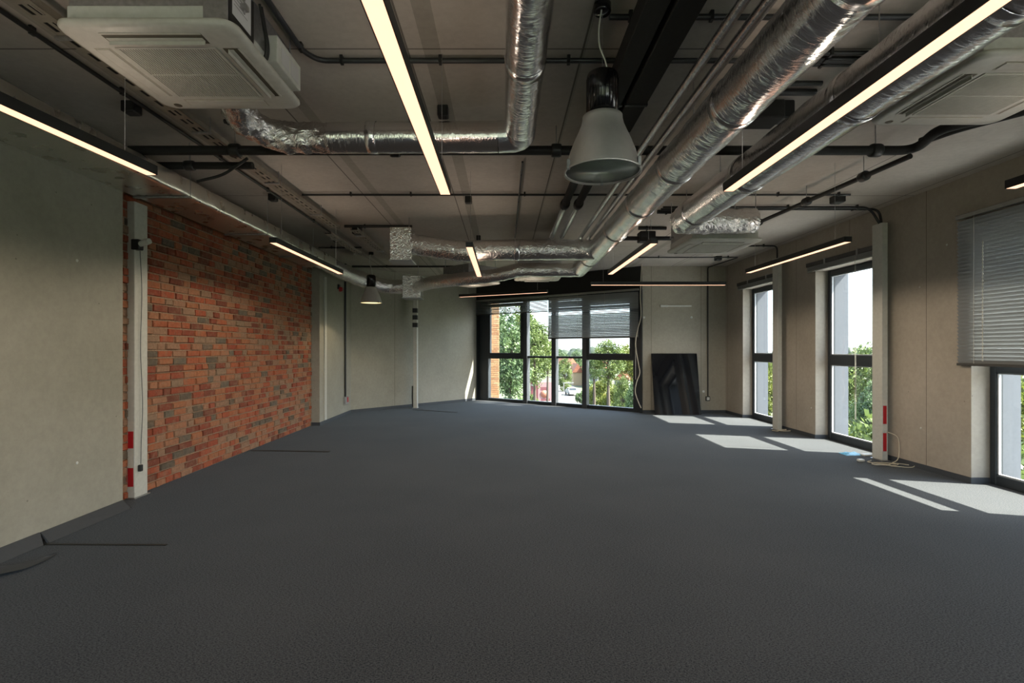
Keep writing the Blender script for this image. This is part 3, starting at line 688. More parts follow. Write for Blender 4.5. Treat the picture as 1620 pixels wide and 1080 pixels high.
# flat foil duct along the left wall
r = thing('flat_foil_duct', 'long flat silver duct running along the top of the left wall', 'duct', (0,0,0))
m = MB(); zb_, zt_ = CH+1.597, CH+1.79; xo = -3.30; prof = [(-3.86,zb_),(xo-.06,zb_)]
for k in range(1, 12):
    a = -PI/2+PI*k/12; prof.append((xo-.06+.06*abs(math.cos(a))**.45, (zb_+zt_)/2+(zt_-zb_)/2*(1 if a > 0 else -1)*abs(math.sin(a))**.6))
prof += [(xo-.06,zt_),(-3.86,zt_)]
ysd = [YR+.05+i*(10.1-YR-.05)/220 for i in range(221)]; vs = []; n = len(prof)
for i, yy in enumerate(ysd):
    for j, (xx, zz) in enumerate(prof):
        w = .004*noise.noise(Vector((xx*9,yy*5,zz*9))) if 1 < j < n-2 else 0
        vs.append((xx+w*1.4, yy, zz+(w if j < n-2 else 0)))
m.add(vs, [(i*n+j, i*n+(j+1) % n, (i+1)*n+(j+1) % n, (i+1)*n+j) for i in range(220) for j in range(n)], True)
m.add(vs[:n], [tuple(range(n))]); m.add(vs[-n:], [tuple(range(n))[::-1]])
fo = m.build('duct_run', M_flatfoil, r)
me = fo.data
try: me.set_sharp_from_angle(angle=math.radians(50))
except Exception: pass
path = catmull([(-3.55,10.0,CH+1.715),(-3.52,10.4,CH+1.70),(-3.42,10.9,CH+1.64),(-3.15,11.5,CH+1.55),(-2.75,11.95,CH+1.46),(-2.33,12.0,CH+1.46)], 16)
MB().tube(path, [.15]*14+[.165]*(len(path)-14), 48, True, .012, 8, seed=4).build('flexible_hose', M_crink, r)
for yy in (5.35, 7.1, 8.8, 2.2):
    MB().bbox(-3.865,-3.27,yy-.02,yy+.02,zb_-.022,zb_-.003,.002).build('hanger_bar', M_galv, r)
    MB().tube([(-3.275,yy,zb_-.02),(-3.275,yy,CEIL)], .004, 6).build('threaded_rod', M_galv, r)
# ------------------------------------------------------------ pipes, conduits, trays
def pipe(name, label, pts, rad, mat, clamps=(), bend=.1, cat='conduit', csize=1.35, rods=False):
    pth = rounded(pts, bend) if len(pts) > 2 else [Vector(p) for p in pts]
    r = thing(name, label, cat, (0,0,0))
    MB().tube(pth, rad, 14).build('run', mat, r)
    for p in clamps:
        p = Vector(p[:3]); s_ = rad*csize
        if rods:
            MB().lathe([(.0001,-.045),(s_,-.045),(s_*1.08,-.03),(s_*1.08,.03),(s_,.045),(.0001,.045)], seg=20, M=Matrix.Translation(p) @ (Matrix.Rotation(PI/2,4,'Y') if rods == 'x' else Matrix.Rotation(PI/2,4,'X'))).build('pipe_clamp', M_black, r)
            MB().tube([p+Vector((0,0,s_)), (p.x,p.y,CEIL)], .005, 6).build('threaded_rod', M_galv, r)
        else:
            MB().bbox(p.x-.011, p.x+.011, p.y-.02, p.y+.02, p.z-s_, CEIL, .002).build('clip', M_black, r)
    return r
hc = HC-.035; zc = CH+hc
def cpt(px, py, h=hc): return tuple(PH(px, py, h))
y1 = cpt(800,96)[1]
pipe('conduit', 'dark grey conduit crossing the ceiling behind the top left lamp', [cpt(415,-12), cpt(478,80), (cpt(505,96)[0],y1,zc), (cpt(1465,96)[0],y1,zc)], .018, M_conduit,
     [(x,y1,zc) for x in (-1.15,-.45,.46,2.0)]+[cpt(476,76)], .12)
y0 = cpt(960,27)[1]
pipe('conduit', 'short dark conduit leaving the round canopy of the large pendant', [(.65,y0,zc),(2.9,y0,zc)], .018, M_conduit, [(.78,y0,zc),(1.28,y0,zc)])
yA = F*1.85/(VY-238); zA = CH+1.85
xr = lambda px, y=yA: (px-VX)*y/F
pipe('insulated_pipe', 'thick black insulated pipe crossing the whole ceiling', [(xr(205),yA,zA),(xr(1448),yA,zA),(xr(1475,yA-.42)+.05,yA-.42,zA+.02),(xr(1475,yA-.42)+.3,yA-.62,zA+.03)], .042, M_rubber,
     [(xr(372),yA,zA),(xr(625),yA,zA),(xr(880),yA,zA),(xr(1385),yA,zA)], .18, 'pipe', 1.35, 'x')
pipe('insulated_pipe', 'black insulated pipe branching towards the right-hand air conditioner', [(xr(1452),yA-.03,zA+.07),(xr(1452)+.12,yA-.3,zA+.08),(xr(1452)+.35,yA-.7,zA+.06)], .036, M_rubber, [], .1, 'pipe')
pa, pb = PH(1440,247,1.85), PH(1200,352,1.9)
pipe('insulated_pipe', 'black pipe running back from the thick pipe towards the mid-room unit', [pa, pb], .026, M_rubber, [pa+(pb-pa)*.22, pa+(pb-pa)*.58, pb], .1, 'pipe', 1.9, 'y')
yB_ = F*1.85/(VY-262); zB_ = CH+1.85
pipe('insulated_pipe', 'short black insulated pipe above the flat foil duct', [(xr(225,yB_),yB_,zB_),(xr(400,yB_),yB_,zB_)], .036, M_rubber, [(xr(300,yB_),yB_,zB_)], .1, 'pipe', 1.3, 'x')
o = MB().tube(catmull([P(392,250,yB_-.1),P(375,262,yB_-.1),P(350,277,yB_-.1),P(312,287,yB_-.1)], 8), .014, 10).build('loose_cable', M_black); tag(o, 'loose black cable drooping under the short insulated pipe', 'cable')
yC = F*hc/(VY-308); xc = lambda px: (px-VX)*yC/F
pipe('conduit', 'thin black conduit crossing the ceiling beyond the large pendant', [(xc(478),yC,zc),(xc(1345),yC,zc)], .014, M_black, [(xc(p),yC,zc) for p in (555,650,830,1231,1327)], .1)
yD = 7.42
for k, dy in enumerate((0,.1)):
    xe = 5.43+.05*k
    pipe('conduit', ('nearer' if k == 0 else 'farther')+' of two conduits bending down into the near right column', [(2.3,yD-.03+dy,zc),(xe-.13+.16*k-.02,yD-.03+dy,zc),(xe+.0+.02*k,yD-.03+dy*.6,3.40)], .017, M_black, [(x,yD-.03+dy,zc) for x in (3.2,4.1,5.1)], .13)
yE = F*hc/(VY-407); xe_ = lambda px: (px-VX)*yE/F
pipe('conduit', 'thin conduit at the far ceiling turning down the back wall to a socket', [(xe_(1010),yE,zc),(xe_(1168),yE,zc),(4.28+.85,YB-.25,zc),(5.11,YB-.03,zc),(5.11,YB-.03,.42)], .014, M_black,
     [(xe_(p),yE,zc) for p in (1042,1152)], .06)
pipe('conduit', 'short conduit dropping onto the farthest right column', [(4.6,10.15,zc),(5.42,10.15,zc),(5.42,10.15,3.38)], .016, M_black, [(5.15,10.15,zc)], .09)
def bar(px0, px1, py, label, rad=.016, h=hc):
    y = F*h/(VY-py); a = (px0-VX)*y/F; b = (px1-VX)*y/F
    return pipe('conduit', label, [(a,y,CH+h),(b,y,CH+h)], rad, M_black, [(a+(b-a)*.3,y,CH+h)])
bar(545,652,358,'short black conduit just before the foil plenum box', .022)
bar(504,572,391.5,'short black conduit over the brick wall end')
bar(557,740,421.5,'black conduit passing behind the upper foil plenum box', .024)
bar(1290,1372,84,'first of three parallel conduits between the two right ducts')
bar(1280,1366,93,'second of three parallel conduits between the two right ducts')
bar(1272,1360,102,'third of three parallel conduits between the two right ducts')
bar(1206,1300,132,'upper of two dark conduits behind the right lamp', .02)
bar(1196,1290,146,'lower of two dark conduits behind the right lamp', .026)
bar(1040,1086,335,'dark conduit seen between the big duct and the lamp', .03)
bar(1010,1054,361,'dark conduit beside the upper end of the mid-room lamp', .03)
bar(1080,1160,395,'thin dark conduit below the mid-room unit', .012)
bar(355,372,192,'short dark conduit left of the crinkled hose', .02)
# long conduits running away from the viewer
def runY(name, X, h, ya, yb, rad, label, mat=M_black, cl=(), cat='conduit', cs=1.35):
    return pipe(name, label, [(X,ya,CH+h),(X,yb,CH+h)], rad, mat, [(X,c,CH+h) for c in cl], .1, cat, cs)
runY('conduit', -3.04, hc, -3, 9.4, .016, 'long black conduit on the ceiling above the flat foil duct', cl=(2.6,3.3,4.08,5.5,6.6,8.2))
runY('conduit', .205, hc, 5.6, 9.4, .012, 'thin conduit running back along the ceiling centre', cl=(6.0,7.1,8.6))
runY('refrigerant_pipe', 1.205, 1.75, -3, 8.9, .030, 'left of two slim foil-wrapped pipes beside the widest duct', M_foil, cat='pipe')
runY('refrigerant_pipe', 1.335, 1.755, -3, 8.9, .034, 'right of two slim foil-wrapped pipes beside the widest duct', M_foil, cat='pipe')
for k, (xa, xb) in enumerate(((.77,.905),(.94,1.10))):
    r = thing('cable_trunking', ('left' if k == 0 else 'right')+' black boxed trunking on the ceiling beside the large pendant', 'trunking', (0,0,0))
    MB().bbox(xa, xb, -3, 4.45, CH+1.88, CH+2.01, .006).build('trunk', M_rubber, r)
    for yy in (2.45, 3.95): MB().bbox(xa-.008, xb+.008, yy-.015, yy+.015, CH+1.872, CEIL, .003).build('strap', M_black, r)
    for yy in (4.4,):
        MB().tube([((xa+xb)/2,4.4,CH+1.98),((xa+xb)/2,7.0,CH+1.98)], .05, 16).build('pipe', M_rubber, r)
        MB().tube([((xa+xb)/2,7.0,CH+1.98),((xa+xb)/2,9.0,CH+1.98)], .045, 16).build('pipe', M_foil, r)
        MB().lathe([(.0001,-.08),(.062,-.08),(.068,0),(.062,.08),(.0001,.08)], seg=18, M=Matrix.Translation(((xa+xb)/2,7.0,CH+1.98)) @ Matrix.Rotation(PI/2,4,'X')).build('collar', M_black, r)
# perforated tray on the left
def tray(xa, xb, ya, yb, h, label):
    r = thing('cable_tray', label, 'cable tray', (0,0,0)); z = CH+h; m = MB()
    n = int((yb-ya)/.16); w = xb-xa
    for k in range(5):
        a = xa+w*k/5
        if k in (1,3):
            for i in range(n):
                yy = ya+(yb-ya)*i/n; m.box(a, a+w/5, yy+.05*(i > -1)*0, yy+(yb-ya)/n*.42, z, z+.002)
        else: m.box(a, a+w/5, ya, yb, z, z+.002)
    m.box(xa, xa+.002, ya, yb, z, z+.045); m.box(xb-.002, xb, ya, yb, z, z+.045)
    m.build('perforated_tray', M_galvtray, r)
    for yy in [ya+.4+1.4*i for i in range(int((yb-ya-.4)/1.4)+1)]:
        MB().bbox(xa-.02, xb+.02, yy-.015, yy+.015, z-.018, z-.001, .002).build('support_bar', M_galv, r)
        MB().tube([(xb+.012,yy,z-.01),(xb+.012,yy,CEIL)], .005, 6).build('threaded_rod', M_galv, r)
        MB().tube([(xa-.012,yy,z-.01),(xa-.012,yy,CEIL)], .005, 6).build('threaded_rod', M_galv, r)
    for k in range(3):
        xx = xa+w*(.25+.25*k)
        MB().tube(catmull([(xx+.01*math.sin(i+k),ya+(yb-ya)*i/8,z+.014) for i in range(9)], 3), .009, 8).build('cable', (M_blue if k == 2 and False else M_black), r)
    return r
tray(-2.78,-2.65,-2.8,8.3,1.95,'long perforated metal cable tray running back above the left lamps')
tray(-2.52,-2.40,8.4,10.6,1.95,'second shorter metal cable tray farther back by the foil box')
tray(-3.02,-2.90,8.6,10.6,1.93,'far end cable tray beside the end of the long conduit')
# little ceiling boxes
def jbox(px, py, w, label, h=2.03, hgt=.09, cat='junction box', nm='junction_box'):
    p = PH(px, py, h); r = thing(nm, label, cat, (p.x,p.y,CEIL-hgt))
    MB().bbox(-w/2,w/2,-w/2,w/2,0,hgt,.006).build('case', M_black, r)
    MB().bbox(-w/2+.012,w/2-.012,-w/2+.012,w/2-.012,-.006,.0,.002).build('cover', M_black, r)
    return r
jbox(208,172,.11,'black junction box on the ceiling left of the top left unit')
jbox(701,178,.09,'black junction box on the ceiling above the bent duct')
jbox(741,317,.09,'small black box under the thin crossing conduit')
jbox(432,313,.10,'black box beside the long cable tray')
jbox(532,379,.10,'black box on the ceiling behind the brick wall lamp')
jbox(757,377,.08,'tiny black box above the short looking central lamp')
jbox(1325,316,.14,'black box near the end of the thin crossing conduit')
jbox(1136,409,.13,'small dark box under the farthest ceiling conduit')
jbox(565,366,.14,'dark box next to the short black conduit', 2.0, .13)
p = PH(1212,186,1.95)
r = thing('valve_cluster', 'black pipe valve cluster on the ceiling between the two right ducts', 'valve', (p.x,p.y,p.z))
MB().bbox(-.16,.10,-.12,.12,-.05,.10,.01).build('valve_body', M_rubber, r); MB().bbox(-.02,.22,-.05,.1,-.02,.13,.01).build('valve_body', M_black, r)
MB().tube([(-.3,.05,.02),(.35,.05,.02)], .035, 14).build('pipe', M_rubber, r); MB().tube([(.0,0,.1),(.0,0,CEIL-p.z)], .006, 6).build('threaded_rod', M_galv, r)
p = PH(1030,375,1.80)
r = thing('valve_box', 'black valve box above the mid-room linear lamp', 'valve', (p.x,p.y,p.z))
MB().bbox(-.2,.05,-.1,.1,-.08,.08,.01).build('valve_body', M_rubber, r); MB().tube([(-.45,0,-.02),(.55,0,-.02),(.7,.0,.05)], .035, 12).build('pipe', M_rubber, r); MB().tube([(0,0,.05),(0,0,CEIL-p.z)], .005, 6).build('threaded_rod', M_galv, r)
# ------------------------------------------------------------ wall fittings
def fitting(nm, label, cat, p, parts):
    r = thing(nm, label, cat, p)
    for pn, bx, mat in parts: MB().bbox(*bx, .003).build(pn, mat, r)
    return r
fitting('wall_socket', 'white socket under the dark conduit on the back wall', 'socket', (5.11,YB,.36), [('box', (-.05,.05,-.045,0,-.055,.055), M_black), ('socket_face', (-.035,.035,-.052,-.045,-.038,.038), M_whitep)])
fitting('wall_bracket_rail', 'white horizontal rail fixed high on the back wall', 'rail', P(1069,484,YB), [('rail', (-.39,.39,-.03,0,-.018,.018), M_whitep), ('end_cap', (-.39,-.2,-.034,0,-.026,.026), M_whitep)])
pth = [(-3.82,12.35,CEIL-.02),(-3.82,12.35,.45)]
pipe('conduit', 'black vertical conduit on the far left wall', pth, .022, M_black, [], .1)
fitting('wall_outlet', 'grey wall box with a red mark under the vertical conduit', 'outlet', (-3.85,12.42,.36), [('box', (0,.05,-.12,.12,-.09,.09), M_galv), ('red_mark', (.05,.055,-.0,.1,-.05,.07), M_red)])
r = thing('fire_sounder', 'red fire alarm sounder high on the far left wall', 'alarm', (-3.85,11.9,CH+1.42))
MB().bbox(0,.04,-.05,.05,-.03,.08,.006).build('base', M_black, r); MB().lathe([(.0001,.07),(.04,.07),(.055,.04),(.055,0)], seg=24, M=Matrix.Translation((.03,0,-.03)) @ Matrix.Rotation(PI/2,4,'Y')).build('sounder', M_red, r)
fitting('grey_wall_strip', 'pale grey vertical cover strip at the end of the brick wall', 'strip', (-3.85,11.0,0), [('strip', (0,.03,-.06,.06,.08,3.15), M_col)])
# ------------------------------------------------------------ leaning panel
tl, tr, br_, bl = Vector((3.69,YB-.02,1.49)), Vector((4.83,YB-.02,1.49)), Vector((4.79,12.45,.006)), Vector((3.67,12.45,.006))
m = MB(); th = Vector((0,-.018,0)); m.add([bl+th,br_+th,tr+th,tl+th,bl,br_,tr,tl], [(0,1,2,3),(7,6,5,4),(0,4,5,1),(1,5,6,2),(2,6,7,3),(3,7,4,0)])
M_panel = flat('black_lacquer', (.008,.009,.012), .05, spec=.9)
pn = m.build('leaning_panel', M_panel); tag(pn, 'glossy black panel leaning against the back concrete wall', 'panel')
# ------------------------------------------------------------ loose things on the floor
def wire(name, pts, rad, mat, label, cat='cable', n=8, parts=None):
    o = MB().tube(catmull(pts, n), rad, 8).build(name, mat); return tag(o, label, cat)
def circ(cx, cy, r1, r2, z, n=12, turns=1, a0=0): return [(cx+r1*math.cos(a0+2*PI*i/n), cy+r2*math.sin(a0+2*PI*i/n), z+.004*math.sin(i*1.7)+.003*(i/n)) for i in range(int(n*turns)+1)]
wire('coiled_cable', [(5.47,7.31,.42),(5.55,7.22,.36),(5.545,7.18,.2),(5.50,7.15,.06),(5.40,7.12,.015)]+circ(5.42,6.98,.16,.10,.012,12,1.0,PI/2)+circ(5.25,7.05,.17,.08,.016,10,1.6,1)+[(5.1,7.16,.02),(5.18,7.22,.03)], .006, M_cord, 'cream cable coiled on the carpet at the near right column')
wire('coiled_cable', circ(5.5,10.0,.14,.08,.012,10,2.5)+[(5.3,9.9,.012),(5.25,10.02,.012)], .008, M_cord, 'tangled pale cable at the foot of the farthest right column')
o = MB().bbox(5.04,5.12,7.25,7.32,.0,.035,.008).build('cable_plug', M_whitep); tag(o, 'small white plug lying at the near right column', 'plug')
m = MB(); n = 16; vs = []
for i in range(n+1):
    for j in range(n+1):
        a, b = i/n*2-1, j/n*2-1; rr = max(abs(a), abs(b)); hgt = .035*(1-rr**2)*(.7+.6*noise.noise(Vector((a*3,b*3,1))))+.004
        vs.append((5.29+a*.15*(1+.15*noise.noise(Vector((a,b,5)))), 7.78+b*.10, max(.003, hgt)))
m.add(vs, [(i*(n+1)+j, (i+1)*(n+1)+j, (i+1)*(n+1)+j+1, i*(n+1)+j+1) for i in range(n) for j in range(n)], True)
tag(m.build('plastic_bag', M_blue), 'crumpled blue plastic bag on the carpet below the middle window', 'bag')
o = MB().bbox(5.36,5.5,7.62,7.72,.0,.03,.01).build('folded_cloth', M_whitep); tag(o, 'small white folded cloth beside the blue plastic bag', 'cloth')
def fstrip(a, b, w, label, zz=.005):
    a, b = PF(*a), PF(*b); o = slab(a, b, w, .0005, zz).build('floor_strip', M_blackmatte); return tag(o, label, 'floor strip')
fstrip((66,862),(262,863),.022,'thin black strip on the carpet nearest the left concrete wall')
fstrip((70,862.5),(208,802.5),.018,'thin black strip standing in for the shadow gap along the loose left skirting')  # shadow under the lifted skirting, laid down as a black strip
fstrip((397,713),(520,715),.05,'thin black strip on the carpet beside the brick wall')
fstrip((653,648),(722,652.5),.07,'thin black strip on the carpet by the banded column')
# curled loose skirting lying on the floor at the left
c = [PF(-60,935), PF(0,914), PF(40,903), PF(72,888), PF(92,875)]; c = catmull(c, 6); m = MB(); vs = []
for i, p in enumerate(c):
    t = i/(len(c)-1); vs += [(p.x, p.y, .004+.03*(1-t)), (p.x-.10*(1-t*.7), p.y+.13*(1-t), .002), (p.x-.25*(1-t), p.y+.20*(1-t)+.005, .012)]
m.add(vs, [(i*3+k, (i+1)*3+k, (i+1)*3+k+1, i*3+k+1) for i in range(len(c)-1) for k in (0,1)], True)
tag(m.build('loose_carpet_flap', M_base), 'curled dark carpet flap lying on the floor by the left wall', 'carpet flap')
# white cable hanging by the back window
wire('hanging_cable', [P(1016,405,12.5),P(1014,440,12.5),P(1013,470,12.5),P(1014,500,12.5),P(1009,520,12.55),P(1005.5,545,12.55),P(1010,575,12.6),P(1012,590,12.6),P(1007,605,12.6),P(1005,620,12.6),P(1010,636,12.6),P(1014,645,12.6)], .012, M_cord, 'white cable hanging beside the right edge of the back window')
m = MB().tube([P(1005.5,533,12.7),P(1005.5,600,12.7)], .006, 6); tag(m.build('blind_wand', M_tape), 'thin pale tilt wand hanging from the lowered back blind', 'blind wand')
# ------------------------------------------------------------ outside
GZ = -7.5
M_grass = flat('grass', (.075,.085,.05), .9, nz=.4, nscale=.25)
M_road = flat('asphalt', (.115,.11,.10), .9, nz=.1, nscale=.3)
M_pave = flat('pavement', (.16,.15,.135), .9, nz=.1)
tag(MB().box(-400,600,-200,900,GZ-.5,GZ).build('ground', M_grass, None, 'structure'), 'green ground outside below the windows', 'ground')
def gp(px, py, dz=0): v = P(px, py, F*(CH-GZ)/(py-VY)); v.z = GZ+dz; return v
tag(MB().box(6.5,40,-30,13,GZ,GZ+.02).build('bounce_paving', flat('bounce_pale', (.40,.40,.40), .9, nz=.1, nscale=.5), None, 'structure'), 'pale paving added beside the building to bounce daylight indoors', 'yard')  # added pale surface that throws sunlight up through the right windows
m = MB(); m.add([gp(862,660,.03), gp(960,660,.03), gp(893,597,.03), gp(884,597,.03)], [(0,1,2,3)]); o = m.build('street', M_road, None, 'structure')
m = MB(); m.add([gp(960,660,.06), gp(1035,668,.06), gp(935,622,.06), gp(925,622,.06)], [(0,1,2,3)]); o = m.build('pavement', M_pave, None, 'structure')
m = MB(); m.add([gp(820,655,.05), gp(868,655,.05), gp(884,604,.05), gp(876,604,.05)], [(0,1,2,3)]); o = m.build('pavement', M_pave, None, 'structure')
ML = [leafmat('leaf_mid', (.065,.10,.025), (.16,.21,.06)), leafmat('leaf_dark', (.045,.085,.035), (.12,.18,.07)), leafmat('leaf_yellow', (.09,.12,.02), (.2,.22,.045))]
M_bark = flat('bark', (.06,.045,.035), .9)
def crown_mesh(seed, n_cl, n_lf, ls, conic=False, zs=2.0):
    rnd = random.Random(seed); m = MB()
    for c in range(n_cl):
        if conic:
            t = rnd.random()**.7; z = 1-2*t; R = (.12+.88*t)*rnd.uniform(.5,1.0); a = rnd.uniform(0,2*PI); cc = Vector((R*math.cos(a), R*math.sin(a), 2*z)); cr = .24
        else:
            d = Vector((rnd.gauss(0,1), rnd.gauss(0,1), rnd.gauss(0,1))).normalized(); cc = d*rnd.uniform(.45,.88); cc.z *= zs; cr = rnd.uniform(.18,.34)
        for k in range(n_lf):
            d = Vector((rnd.gauss(0,1), rnd.gauss(0,1), rnd.gauss(0,1))).normalized(); p = cc+d*cr*rnd.random()**.4
            if conic: p.z -= .12*rnd.random()
            q = Vector((rnd.gauss(0,1), rnd.gauss(0,1), rnd.gauss(0,.6)+.5)).normalized(); a = q.orthogonal().normalized(); b = q.cross(a); s_ = ls*rnd.uniform(.6,1.3)
            m.add([p-a*s_, p+b*s_*.6, p+a*s_, p-b*s_*.6], [(0,1,2,3)])
    return m
crowns = {}
for key, args in {'round': (1,150,60,.052), 'conic': (2,200,40,.05), 'round2': (3,120,75,.056), 'bush': (4,90,60,.06)}.items():
    for mi, mt in enumerate(ML):
        pass
    crowns[key] = crown_mesh(*args[:4], conic=(key == 'conic'), zs=(1.0 if key == 'bush' else 2.0))
meshes = {}
def tree(x, y, rx, rz_, top, label, kind='round', mat=0, group='trees outside the windows', rot=None, nm='tree', base=GZ):
    r = thing(nm, label, 'tree' if nm == 'tree' else 'bush', (x,y,base), (rot if rot is not None else random.uniform(0,6)), group)
    rx = max(rx, rz_*(.8 if kind == 'bush' else .40)); k = (kind, mat)
    if k not in meshes:
        o = crowns[kind].build('crown', ML[mat], r); meshes[k] = o.data
    else:
        o = bpy.data.objects.new('crown', meshes[k]); COL.objects.link(o); o.parent = r
    o.scale = (rx, rx, rz_*(1.0 if kind == 'bush' else .5)); o.location = (0,0,top-rz_-base)
    if nm == 'tree':
        zc_ = top-rz_-base
        m = MB().tube([(0,0,0),(.05,0,zc_*.5),(0,.05,zc_+rz_*.3)], [.22,.17,.07], 8)
        for k in range(5):
            a = k*1.3; m.tube([(0,0,zc_-rz_*.4+k*.2*rz_*.5),(math.cos(a)*rx*.6, math.sin(a)*rx*.6, zc_+rz_*(.05+.12*k))], [.08,.03], 6)
        m.build('trunk', M_bark, r)
    return r
def topz(py, y): return CH-(py-VY)*y/F
def tpx(px, y): return (px-VX)*y/F
T = [ # px, Y, half width px, top py, zhalf, kind, mat, label
 (808,42,30,474,4.9,'round2',1,'tall dark green tree beside the outside brick pier'),
 (846,60,33,496,4.4,'round',0,'leafy green tree with a sloping top in the second pane'),
 (830,75,34,478,6.3,'round2',0,'pale green tree behind the tall dark one'),
 (866,85,16,532,3.5,'round2',2,'yellow green tree behind the second mullion'),
 (893,110,12,560,4.5,'round',0,'small street tree left of the road'),
 (912,170,13,550,6.0,'round',1,'distant dark tree above the street'),
 (888,190,15,546,6.5,'round2',1,'distant dark tree at the horizon left of the street'),
 (940,62,18,556,1.8,'round2',1,'dark tree in front of the tiled roof'),
 (962,50,30,532,2.4,'round',0,'tall tree with a bare trunk in the right pane'),
 (1000,58,24,538,2.6,'round2',2,'yellow green tree at the right jamb of the back window'),
 (985,40,14,590,1.9,'round',0,'low green tree in front of the grey houses'),
 (1005,34,14,596,1.8,'round2',1,'dark low tree at the lower right pane'),
]
for px, Y, hw, ty, zh, kd, mt, lb in T:
    tree(tpx(px,Y), Y, hw*Y/F, zh, topz(ty,Y), lb, kd, mt)
BUSH = [(952,72,20,594,2,'yellow flowering bush in the middle of the lower right pane'),(972,66,17,606,2,'yellow bush beside the parked red car'),(940,78,12,600,1,'dark bush behind the round street lamp'),
        (918,84,10,618,1,'dark clipped bush at the right side of the road'),(838,70,16,618,0,'green bush below the tall dark tree'),(985,52,15,622,0,'green bush at the bottom of the right pane')]
for px, Y, hw, ty, mt, lb in BUSH:
    tree(tpx(px,Y), Y, hw*Y/F, (topz(ty,Y)-GZ)*.5, topz(ty,Y), lb, 'bush', mt, 'bushes outside the back window', None, 'bush')
# trees seen through the right-hand windows
T2 = [(1362,36,24,531,4.6,'round',0,'round tree crown rising above the middle right-hand window rail'),(1345,52,18,560,5,'round2',2,'pale tree beside the middle window jamb'),
 (1385,30,22,585,3.4,'round2',1,'dark tree low in the middle right-hand window'),(1212,60,10,558,5,'round',2,'narrow yellow green tree in the farthest right-hand window'),
 (1228,75,16,552,6,'round2',1,'dark tree hidden partly by the farthest right column'),(1618,22,22,572,4.6,'round',2,'bright green tree at the right edge of the photo'),
 (1660,26,40,560,5,'round2',0,'tree crown beyond the right edge of the nearest window'),(1590,30,22,610,3,'round',1,'dark low tree in the nearest right-hand window'),
 (1330,90,30,566,6,'round2',0,'distant tree at the horizon through the middle window')]
for px, Y, hw, ty, zh, kd, mt, lb in T2: tree(tpx(px,Y), Y, hw*Y/F, zh, topz(ty,Y), lb, kd, mt)
for px, Y, hw, ty, mt, lb in [(1348,44,20,628,1,'bushy hedge low in the middle right-hand window'),(1370,24,22,640,0,'bright bush at the bottom of the middle window'),(1612,18,20,690,0,'bush at the bottom of the nearest right-hand window')]:
    tree(tpx(px,Y), Y, hw*Y/F, (topz(ty,Y)-GZ)*.5, topz(ty,Y), lb, 'bush', mt, 'bushes outside the right-hand windows', None, 'bush')
# tree line on the horizon: nobody could count it
m = MB(); rnd = random.Random(5)
for i in range(520):
    x = rnd.uniform(-160, 420); y = rnd.uniform(230, 330); h = rnd.uniform(5.5,10.5); w = rnd.uniform(3,6); sg = 10
    rings = [(w*.8,0),(w,h*.35),(w*.85,h*.7),(w*.45,h*.93),(.1,h)]
    m.lathe([(a*(1+.1*math.sin(i)), b) for a, b in rings], (x,y,GZ), 9)
o = m.build('horizon_woodland', leafmat('leaf_far', (.03,.045,.03), (.06,.08,.05)), None, 'stuff'); tag(o, 'hazy green band of woodland along the horizon', 'woodland', kind='stuff')
# brick pier outside the back window
M_brickout = brickmat('facade_brick', [(0,(.30,.15,.08)),(.3,(.42,.23,.12)),(.6,(.48,.29,.16)),(.85,(.52,.34,.2)),(1,(.36,.18,.09))])
m = MB(); pa = P(775,560,18.0); xa, xb = tpx(764,18.0), tpx(789.5,18.0); zz = GZ; ya, yb = 18.0, 18.5
m.box(xa+.01, xb-.01, ya+.01, yb, GZ, 4.6)
core = m
r = thing('brick_pier', 'sunlit orange brick pier outside the left pane of the back window', 'pier', (0,0,0))
core.build('core', M_mortar, r)
m = MB(); z = -3.0; k = 0
while z < 4.5:
    x = xa-(.12 if k % 2 else 0)
    while x < xb:
        a_, b_ = max(x, xa), min(x+.24, xb)
        if b_-a_ > .02: m.box(a_, b_, ya-.003, ya+.05, z, z+.062, att=random.uniform(.02,1))
        x += .25
    y = ya-(.12 if k % 2 else 0)
    while y < yb:
        a_, b_ = max(y, ya), min(y+.24, yb)
        if b_-a_ > .02: m.box(xb-.05, xb+.003, a_, b_, z, z+.062, att=random.uniform(.02,1))
        y += .25
    z += .075; k += 1
m.build('brick_facing', M_brickout, r)
# houses
M_hw = [flat('house_cream', (.30,.22,.13), .9), flat('house_grey', (.15,.15,.16), .9), flat('house_white', (.30,.29,.27), .9), flat('house_red', (.20,.06,.05), .9)]
M_roof = flat('roof_tile', (.22,.08,.045), .85, nz=.2, nscale=2); M_win = flat('dark_pane', (.02,.025,.03), .2)
def house(px, Y, wpx, top, hgt_roof, mat, label, rz=0, d=8):
    w = wpx*Y/F; x = tpx(px,Y); ht = topz(top,Y)-GZ; r = thing('house', label, 'house', (x,Y,GZ), rz)
    MB().box(-w/2,w/2,0,d,0,ht-hgt_roof).build('walls', M_hw[mat], r)
    m = MB(); e = .3; zr = ht-hgt_roof
    m.add([(-w/2-e,-e,zr),(w/2+e,-e,zr),(w/2+e,d+e,zr),(-w/2-e,d+e,zr),(0,-e,ht),(0,d+e,ht)], [(0,1,4),(3,5,2),(1,2,5,4),(0,4,5,3),(3,2,1,0)]); m.build('roof', M_roof, r)
    for a in (-.25,.25):
        for zz in [1.2+2.8*i for i in range(int((zr-1)/2.8))]:
            MB().bbox(w*a-.5,w*a+.5,-.04,.02,zz,zz+1.3,.01).build('window', M_win, r)
    return r
house(914,128,14,575,2.2,0,'cream gabled house with a red roof beyond the street')
house(955,120,22,566,2.6,1,'red roofed house behind the trees in the right pane', .3)
house(905,160,14,566,2,2,'pale distant house above the street', .4)
house(983,104,22,588,1.6,1,'grey house behind the trees near the right jamb', -.3)
